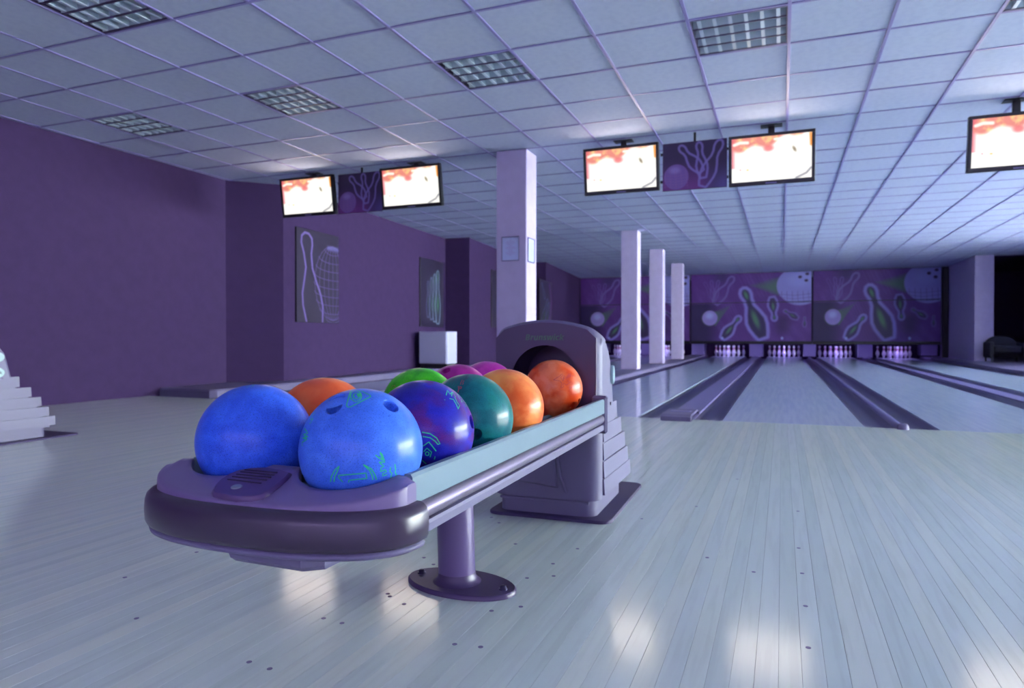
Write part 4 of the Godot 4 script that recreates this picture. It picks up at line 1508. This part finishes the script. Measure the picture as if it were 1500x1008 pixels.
func monitors() -> void:
	var glow := mat(Color(0.02, 0.02, 0.02), 0.3)
	glow.emission_enabled = true
	glow.emission = Color.WHITE
	glow.emission_operator = BaseMaterial3D.EMISSION_OP_MULTIPLY
	glow.emission_texture = ImageTexture.create_from_image(screen_image())
	glow.emission_energy_multiplier = 0.66
	glow.texture_repeat = false
	var art := print_mat(panel_image(), 0.45)
	# centre x, centre y, half width, label
	var list := [[-5.55, 2.452, 0.40, "bright wall-side monitor of the pair over the purple wall lanes"], [-4.07, 2.455, 0.40, "bright monitor of the same pair, nearer the notice pillar"], [-1.57, 2.435, 0.395, "bright monitor over the lanes, nearer the notice pillar"], [-0.105, 2.41, 0.39, "bright monitor over the lanes, far side of its mural panel"], [1.90, 2.375, 0.39, "bright single monitor over the lanes towards the armchairs"]]
	var Z := -7.08
	var tilt := deg_to_rad(8.0)
	for q in list:
		var hw: float = q[2]
		var hh := 0.242
		var t := thing("monitor", q[3], "monitor", Vector3(q[0], q[1], Z), 0.0, "scoring monitors under the ceiling")
		var pan := Basis(Vector3.RIGHT, tilt)
		var bars := [["bezel", Vector3(-hw, hh - 0.028, -0.05), Vector3(hw, hh, 0.012)], ["bezel", Vector3(-hw, -hh, -0.05), Vector3(hw, -hh + 0.040, 0.012)], ["bezel", Vector3(-hw, -hh + 0.040, -0.05), Vector3(-hw + 0.03, hh - 0.028, 0.012)], ["bezel", Vector3(hw - 0.03, -hh + 0.040, -0.05), Vector3(hw, hh - 0.028, 0.012)], ["back_cover", Vector3(-hw + 0.02, -hh + 0.02, -0.085), Vector3(hw - 0.02, hh - 0.02, -0.05)]]
		for b in bars:
			var st := mb()
			bx(st, b[1], b[2], 0.004)
			var o := put(st, b[0], M.black_plastic, t)
			o.basis = pan
		var st := mb()
		sheet(st, Vector3(-hw + 0.03, hh - 0.028, 0.004), Vector3(hw - 0.03, hh - 0.028, 0.004), Vector3(hw - 0.03, -hh + 0.040, 0.004), Vector3(-hw + 0.03, -hh + 0.040, 0.004))
		var sc := put(st, "screen", glow, t, false)
		sc.basis = pan
		st = mb()
		bx(st, Vector3(-0.05, -hh + 0.008, 0.012), Vector3(0.05, -hh + 0.022, 0.014), 0.0005)
		var badge := put(st, "maker_plate", M.frame, t)
		badge.basis = pan
		st = mb()
		bx(st, Vector3(-0.03, hh - 0.12, -0.16), Vector3(0.03, CEIL - q[1] - 0.006, -0.125), 0.004)
		bx(st, Vector3(-0.09, hh - 0.16, -0.13), Vector3(0.09, hh - 0.08, -0.075), 0.004)
		put(st, "ceiling_mount", M.black_plastic, t)
		st = mb()
		bx(st, Vector3(-0.10, CEIL - q[1] - 0.006, -0.2), Vector3(0.10, CEIL - q[1] - 0.0005, -0.08), 0.002)
		put(st, "mount_plate", M.black_plastic, t)
		var l := AreaLight3D.new()
		l.name = "screen_light"
		l.area_size = Vector2(hw * 2 - 0.06, hh * 2 - 0.07)
		l.light_color = Color(1.0, 0.93, 0.86)
		l.light_energy = 0.25
		l.area_range = 30.0
		l.shadow_enabled = true
		t.add_child(l)
		l.basis = pan * Basis(Vector3.UP, PI)
		l.position = pan * Vector3(0, 0.006, 0.016)
	# mural panels between the monitors of a pair
	for q in [[-5.115, -4.485, 2.452, "purple pin-and-ball panel between the monitors over the purple wall lanes"], [-1.145, -0.515, 2.425, "purple pin-and-ball panel between the monitors over the lanes"]]:
		var a: float = q[0]
		var b: float = q[1]
		var t := thing("decor_panel", q[3], "panel", Vector3((a + b) / 2, q[2], Z - 0.045), 0.0, "panels between the monitors")
		var h := (b - a) / 2
		box_part("board", Vector3(-h, -0.242, -0.02), Vector3(h, 0.242, 0.0), 0.003, M.black_plastic, t)
		var st := mb()
		sheet(st, Vector3(-h, 0.24, 0.001), Vector3(h, 0.24, 0.001), Vector3(h, -0.24, 0.001), Vector3(-h, -0.24, 0.001))
		put(st, "print", art, t, false)
		for y in [0.14, -0.14]:
			box_part("joint_bar", Vector3(-h - 0.027, y - 0.014, -0.035), Vector3(h + 0.012, y + 0.014, -0.021), 0.002, M.black_plastic, t)
		box_part("hanger", Vector3(-0.012, 0.14, -0.05), Vector3(0.012, CEIL - q[2] - 0.0005, -0.036), 0.002, M.black_plastic, t)

# ------------------------------------------------------------------ louvred ceiling lights

func ceiling_lights() -> void:
	var said := {"-2,3": "dark louvred ceiling light closest to the purple wall", "1,3": "louvred ceiling light above the wall-side monitors", "4,3": "louvred ceiling light before the notice pillar", "7,3": "louvred ceiling light above the lane monitors", "10,3": "louvred ceiling light before the single monitor", "1,0": "dark louvred ceiling light over the empty ball return"}
	var lit_tube := mat(Color(0.9, 0.95, 1.0), 0.4)
	lit_tube.emission_enabled = true
	lit_tube.emission = Color(0.86, 0.94, 1.0)
	lit_tube.emission_energy_multiplier = 6.0
	for c in lamp_cells():
		var x: float = GX + TILE * (c[0] + 0.5)
		var z: float = GZ - TILE * (c[1] + 0.5)
		var lit: bool = c[2]
		var label: String = said.get("%d,%d" % [c[0], c[1]], "lit louvred ceiling light over the seating")
		var t := thing("ceiling_light", label, "ceiling light", Vector3(x, CEIL, z), 0.0, "lit ceiling lights" if lit else "louvred ceiling lights")
		var st := mb()
		var h := 0.301
		bx(st, Vector3(-h, 0.095, -h), Vector3(h, 0.10, h))
		for s in [-1.0, 1.0]:
			bx(st, Vector3(minf(s * h, s * (h - 0.006)), 0.004, -h), Vector3(maxf(s * h, s * (h - 0.006)), 0.095, h))
			bx(st, Vector3(-h + 0.006, 0.004, minf(s * h, s * (h - 0.006))), Vector3(h - 0.006, 0.095, maxf(s * h, s * (h - 0.006))))
		put(st, "housing", M.housing, t)
		for k in 4:
			var zc := -0.2175 + k * 0.145
			st = mb()
			tube(st, [Vector3(-0.285, 0.062, zc), Vector3(0.285, 0.062, zc)], 0.013, 10)
			put(st, "light_tube", lit_tube if lit else M.glass_tube, t)
			# curved mirror reflector over each tube
			var rows := []
			for e in [-0.293, 0.293]:
				var row := []
				for i in 9:
					var a := PI * (i / 8.0)
					row.append(Vector3(e, 0.008 + 0.076 * pow(sin(a), 0.7), zc - 0.062 * cos(a)))
				rows.append(row)
			st = mb()
			skin(st, rows, false, false)
			put(st, "reflector", M.louvre, t)
			# cross blades, V-shaped in section
			for b in 6:
				var xb := -0.245 + b * 0.098
				st = mb()
				prism(st, PackedVector2Array([Vector2(xb - 0.012, 0.004), Vector2(xb + 0.012, 0.004), Vector2(xb + 0.003, 0.046), Vector2(xb - 0.003, 0.046)]), zc - 0.058, zc + 0.058)
				put(st, "louvre_blade", M.louvre, t)
		for k in 5:
			var zc := -0.29 + k * 0.145
			box_part("louvre_bar", Vector3(-0.293, 0.002, zc - 0.0085), Vector3(0.293, 0.02, zc + 0.0085), 0.003, M.housing, t)
		if lit:
			var l := AreaLight3D.new()
			l.name = "lamp"
			l.area_size = Vector2(0.58, 0.58)
			l.light_color = Color(0.86, 0.94, 1.0)
			l.light_energy = 1.6
			l.area_range = 40.0
			l.shadow_enabled = true
			t.add_child(l)
			l.position = Vector3(0, -0.012, 0)
			l.rotation_degrees = Vector3(-90, 0, 0)

# ------------------------------------------------------------------ things on the walls

func poster_pin_ball() -> Image:
	var W := 176
	var H := 232
	var im := Image.create(W, H, false, Image.FORMAT_RGB8)
	im.fill(Color(0.165, 0.125, 0.235))
	var line := Color(0.46, 0.38, 0.66)
	var c := Vector2(150, 128)
	var thin := Color(0.38, 0.31, 0.55)
	for i in 9:
		var y := lerpf(-0.9, 0.92, i / 8.0)
		var hw := sqrt(1.0 - y * y)
		var pts := []
		for k in 13:
			var a := PI * k / 12.0
			pts.append(c + Vector2(-cos(a) * 82 * hw, y * 98 + sin(a) * 14))
		ink(im, pts, 1.4, thin, 1.2, 0.9)
	for i in 9:
		var s := lerpf(-0.95, 0.95, i / 8.0)
		var pts := []
		for k in 15:
			var a := -PI / 2 + PI * k / 14.0
			pts.append(c + Vector2(s * 82 * cos(a), 98 * sin(a)))
		ink(im, pts, 1.4, thin, 1.2, 0.9)
	ink(im, [c + Vector2(-20, -92), c + Vector2(20, -92)], 8.0, Color(0.45, 0.42, 0.68), 8.0, 0.7)
	ink(im, [Vector2(38, 232), Vector2(24, 190), Vector2(22, 160), Vector2(30, 125), Vector2(36, 95), Vector2(28, 60), Vector2(18, 35), Vector2(20, 18), Vector2(32, 9), Vector2(48, 10), Vector2(60, 20), Vector2(62, 36), Vector2(58, 60), Vector2(62, 95), Vector2(78, 128), Vector2(96, 160), Vector2(105, 190), Vector2(104, 232)], 5.0, line, 2.5)
	return im

func poster_green_pins(tall: bool) -> Image:
	var W := 120
	var H := 160
	var im := Image.create(W, H, false, Image.FORMAT_RGB8)
	im.fill(Color(0.17, 0.135, 0.25))
	var none := Color(0, 0, 0, 0)
	if tall:
		for i in 4:
			var f := i / 3.0
			pin_print(im, Vector2(38 + i * 17, 52 - i * 10), Vector2(38 + i * 17, 138 + i * 5), 0.62, 2.6, Color(0.42, 0.42, 0.58).lerp(Color(0.52, 0.60, 0.68), f), Color(0.18, 0.17, 0.28, 0.6), Color(0.28, 0.48, 0.36, 0.6 + 0.4 * f), 0.75 + 0.25 * f)
	else:
		for q in [[20, 150, 80, 60], [60, 155, 95, 70], [50, 60, 20, 10], [100, 120, 70, 160]]:
			pin_print(im, Vector2(q[2], q[3]), Vector2(q[0], q[1]), 0.9, 3.0, Color(0.42, 0.44, 0.60), none, Color(0.30, 0.52, 0.36, 0.8), 0.9)
		ink(im, [Vector2(95, 10), Vector2(118, 60), Vector2(100, 130)], 10.0, Color(0.46, 0.22, 0.52), 8.0, 0.8)
	return im

func wall_things() -> void:
	var w := left_wall_line()
	var prints := [print_mat(poster_pin_ball()), print_mat(poster_green_pins(true)), print_mat(poster_green_pins(false))]
	var list := [[432.0, 494.0, 2, 0, 2.24, 0.90, "dark poster of a pin outline and a wireframe ball"], [614.0, 648.0, 2, 1, 2.24, 0.89, "dark poster of four green-lit pins above the white cabinet"], [719.0, 743.0, 4, 1, 2.24, 0.90, "dark green pin poster half hidden behind the notice pillar"], [789.0, 807.0, 6, 2, 2.24, 0.90, "dark poster with green crossed pins next to the murals"]]
	for q in list:
		var a: Vector2 = w[q[2]]
		var b: Vector2 = w[q[2] + 1]
		var p := on_wall(q[0], 400, a, b)
		var e := on_wall(q[1], 400, a, b)
		var along := Vector3(e.x - p.x, 0, e.z - p.z)
		var len := along.length()
		var out := Vector3(b.y - a.y, 0, -(b.x - a.x)).normalized()
		if out.x < 0:
			out = -out
		var mid := Vector3((p.x + e.x) / 2, (q[4] + q[5]) / 2, (p.z + e.z) / 2)
		var t := thing("poster", q[6], "poster", mid + out * 0.006, 0.0, "posters on the purple wall")
		t.basis = Basis(along / len, Vector3.UP, (along / len).cross(Vector3.UP))
		var hh: float = (q[4] - q[5]) / 2
		box_part("board", Vector3(-len / 2, -hh, -0.004), Vector3(len / 2, hh, 0.02), 0.003, M.black_plastic, t)
		var st := mb()
		sheet(st, Vector3(-len / 2 + 0.004, hh - 0.004, 0.021), Vector3(len / 2 - 0.004, hh - 0.004, 0.021), Vector3(len / 2 - 0.004, -hh + 0.004, 0.021), Vector3(-len / 2 + 0.004, -hh + 0.004, 0.021))
		put(st, "print", prints[q[3]], t, false)
	# white cabinet on the kerb below the second poster
	var t := thing("cabinet", "white cabinet on the kerb below the four-pin poster", "cabinet", Vector3(-6.17, 0.085, -11.75))
	box_part("cabinet_body", Vector3(-0.29, 0.09, -0.22), Vector3(0.31, 0.70, 0.20), 0.008, M.white_paint, t)
	box_part("door", Vector3(-0.275, 0.105, 0.20), Vector3(0.295, 0.685, 0.216), 0.004, M.white_paint, t)
	box_part("plinth", Vector3(-0.27, 0.0, -0.20), Vector3(0.29, 0.09, 0.18), 0.004, M.black_plastic, t)

func side_things() -> void:
	# two dark armchairs on the platform beside the last lane
	for k in 2:
		var t := thing("armchair", ["dark rounded armchair against the pale wall end", "dark rounded armchair further along the dark opening"][k], "chair", Vector3(5.16 + k * 0.82, 0.06, -20.35), 0.0, "armchairs by the last lane")
		var st := mb()
		var arch := PackedVector2Array()
		for i in 21:
			var a := PI * i / 20.0
			arch.append(Vector2(cos(a) * 0.36, 0.36 + 0.30 * pow(sin(a), 0.8)))
		arch.append(Vector2(-0.36, 0.10))
		arch.append(Vector2(0.36, 0.10))
		prism(st, arch, -0.36, -0.24, Transform3D(), 0.03, true)
		put(st, "backrest", M.seat, t)
		box_part("seat", Vector3(-0.30, 0.22, -0.24), Vector3(0.30, 0.40, 0.30), 0.04, M.seat, t)
		for s in [-1.0, 1.0]:
			st = mb()
			prism(st, round_rect(Vector2(minf(s * 0.30, s * 0.40), 0.10), Vector2(maxf(s * 0.30, s * 0.40), 0.50), 0.045), -0.24, 0.32, Transform3D(), 0.02, true)
			put(st, "armrest", M.seat, t)
			for z in [-0.30, 0.26]:
				st = mb()
				tube(st, [Vector3(s * 0.33, 0.0, z), Vector3(s * 0.33, 0.11, z)], 0.018, 10)
				put(st, "leg", M.black_plastic, t)
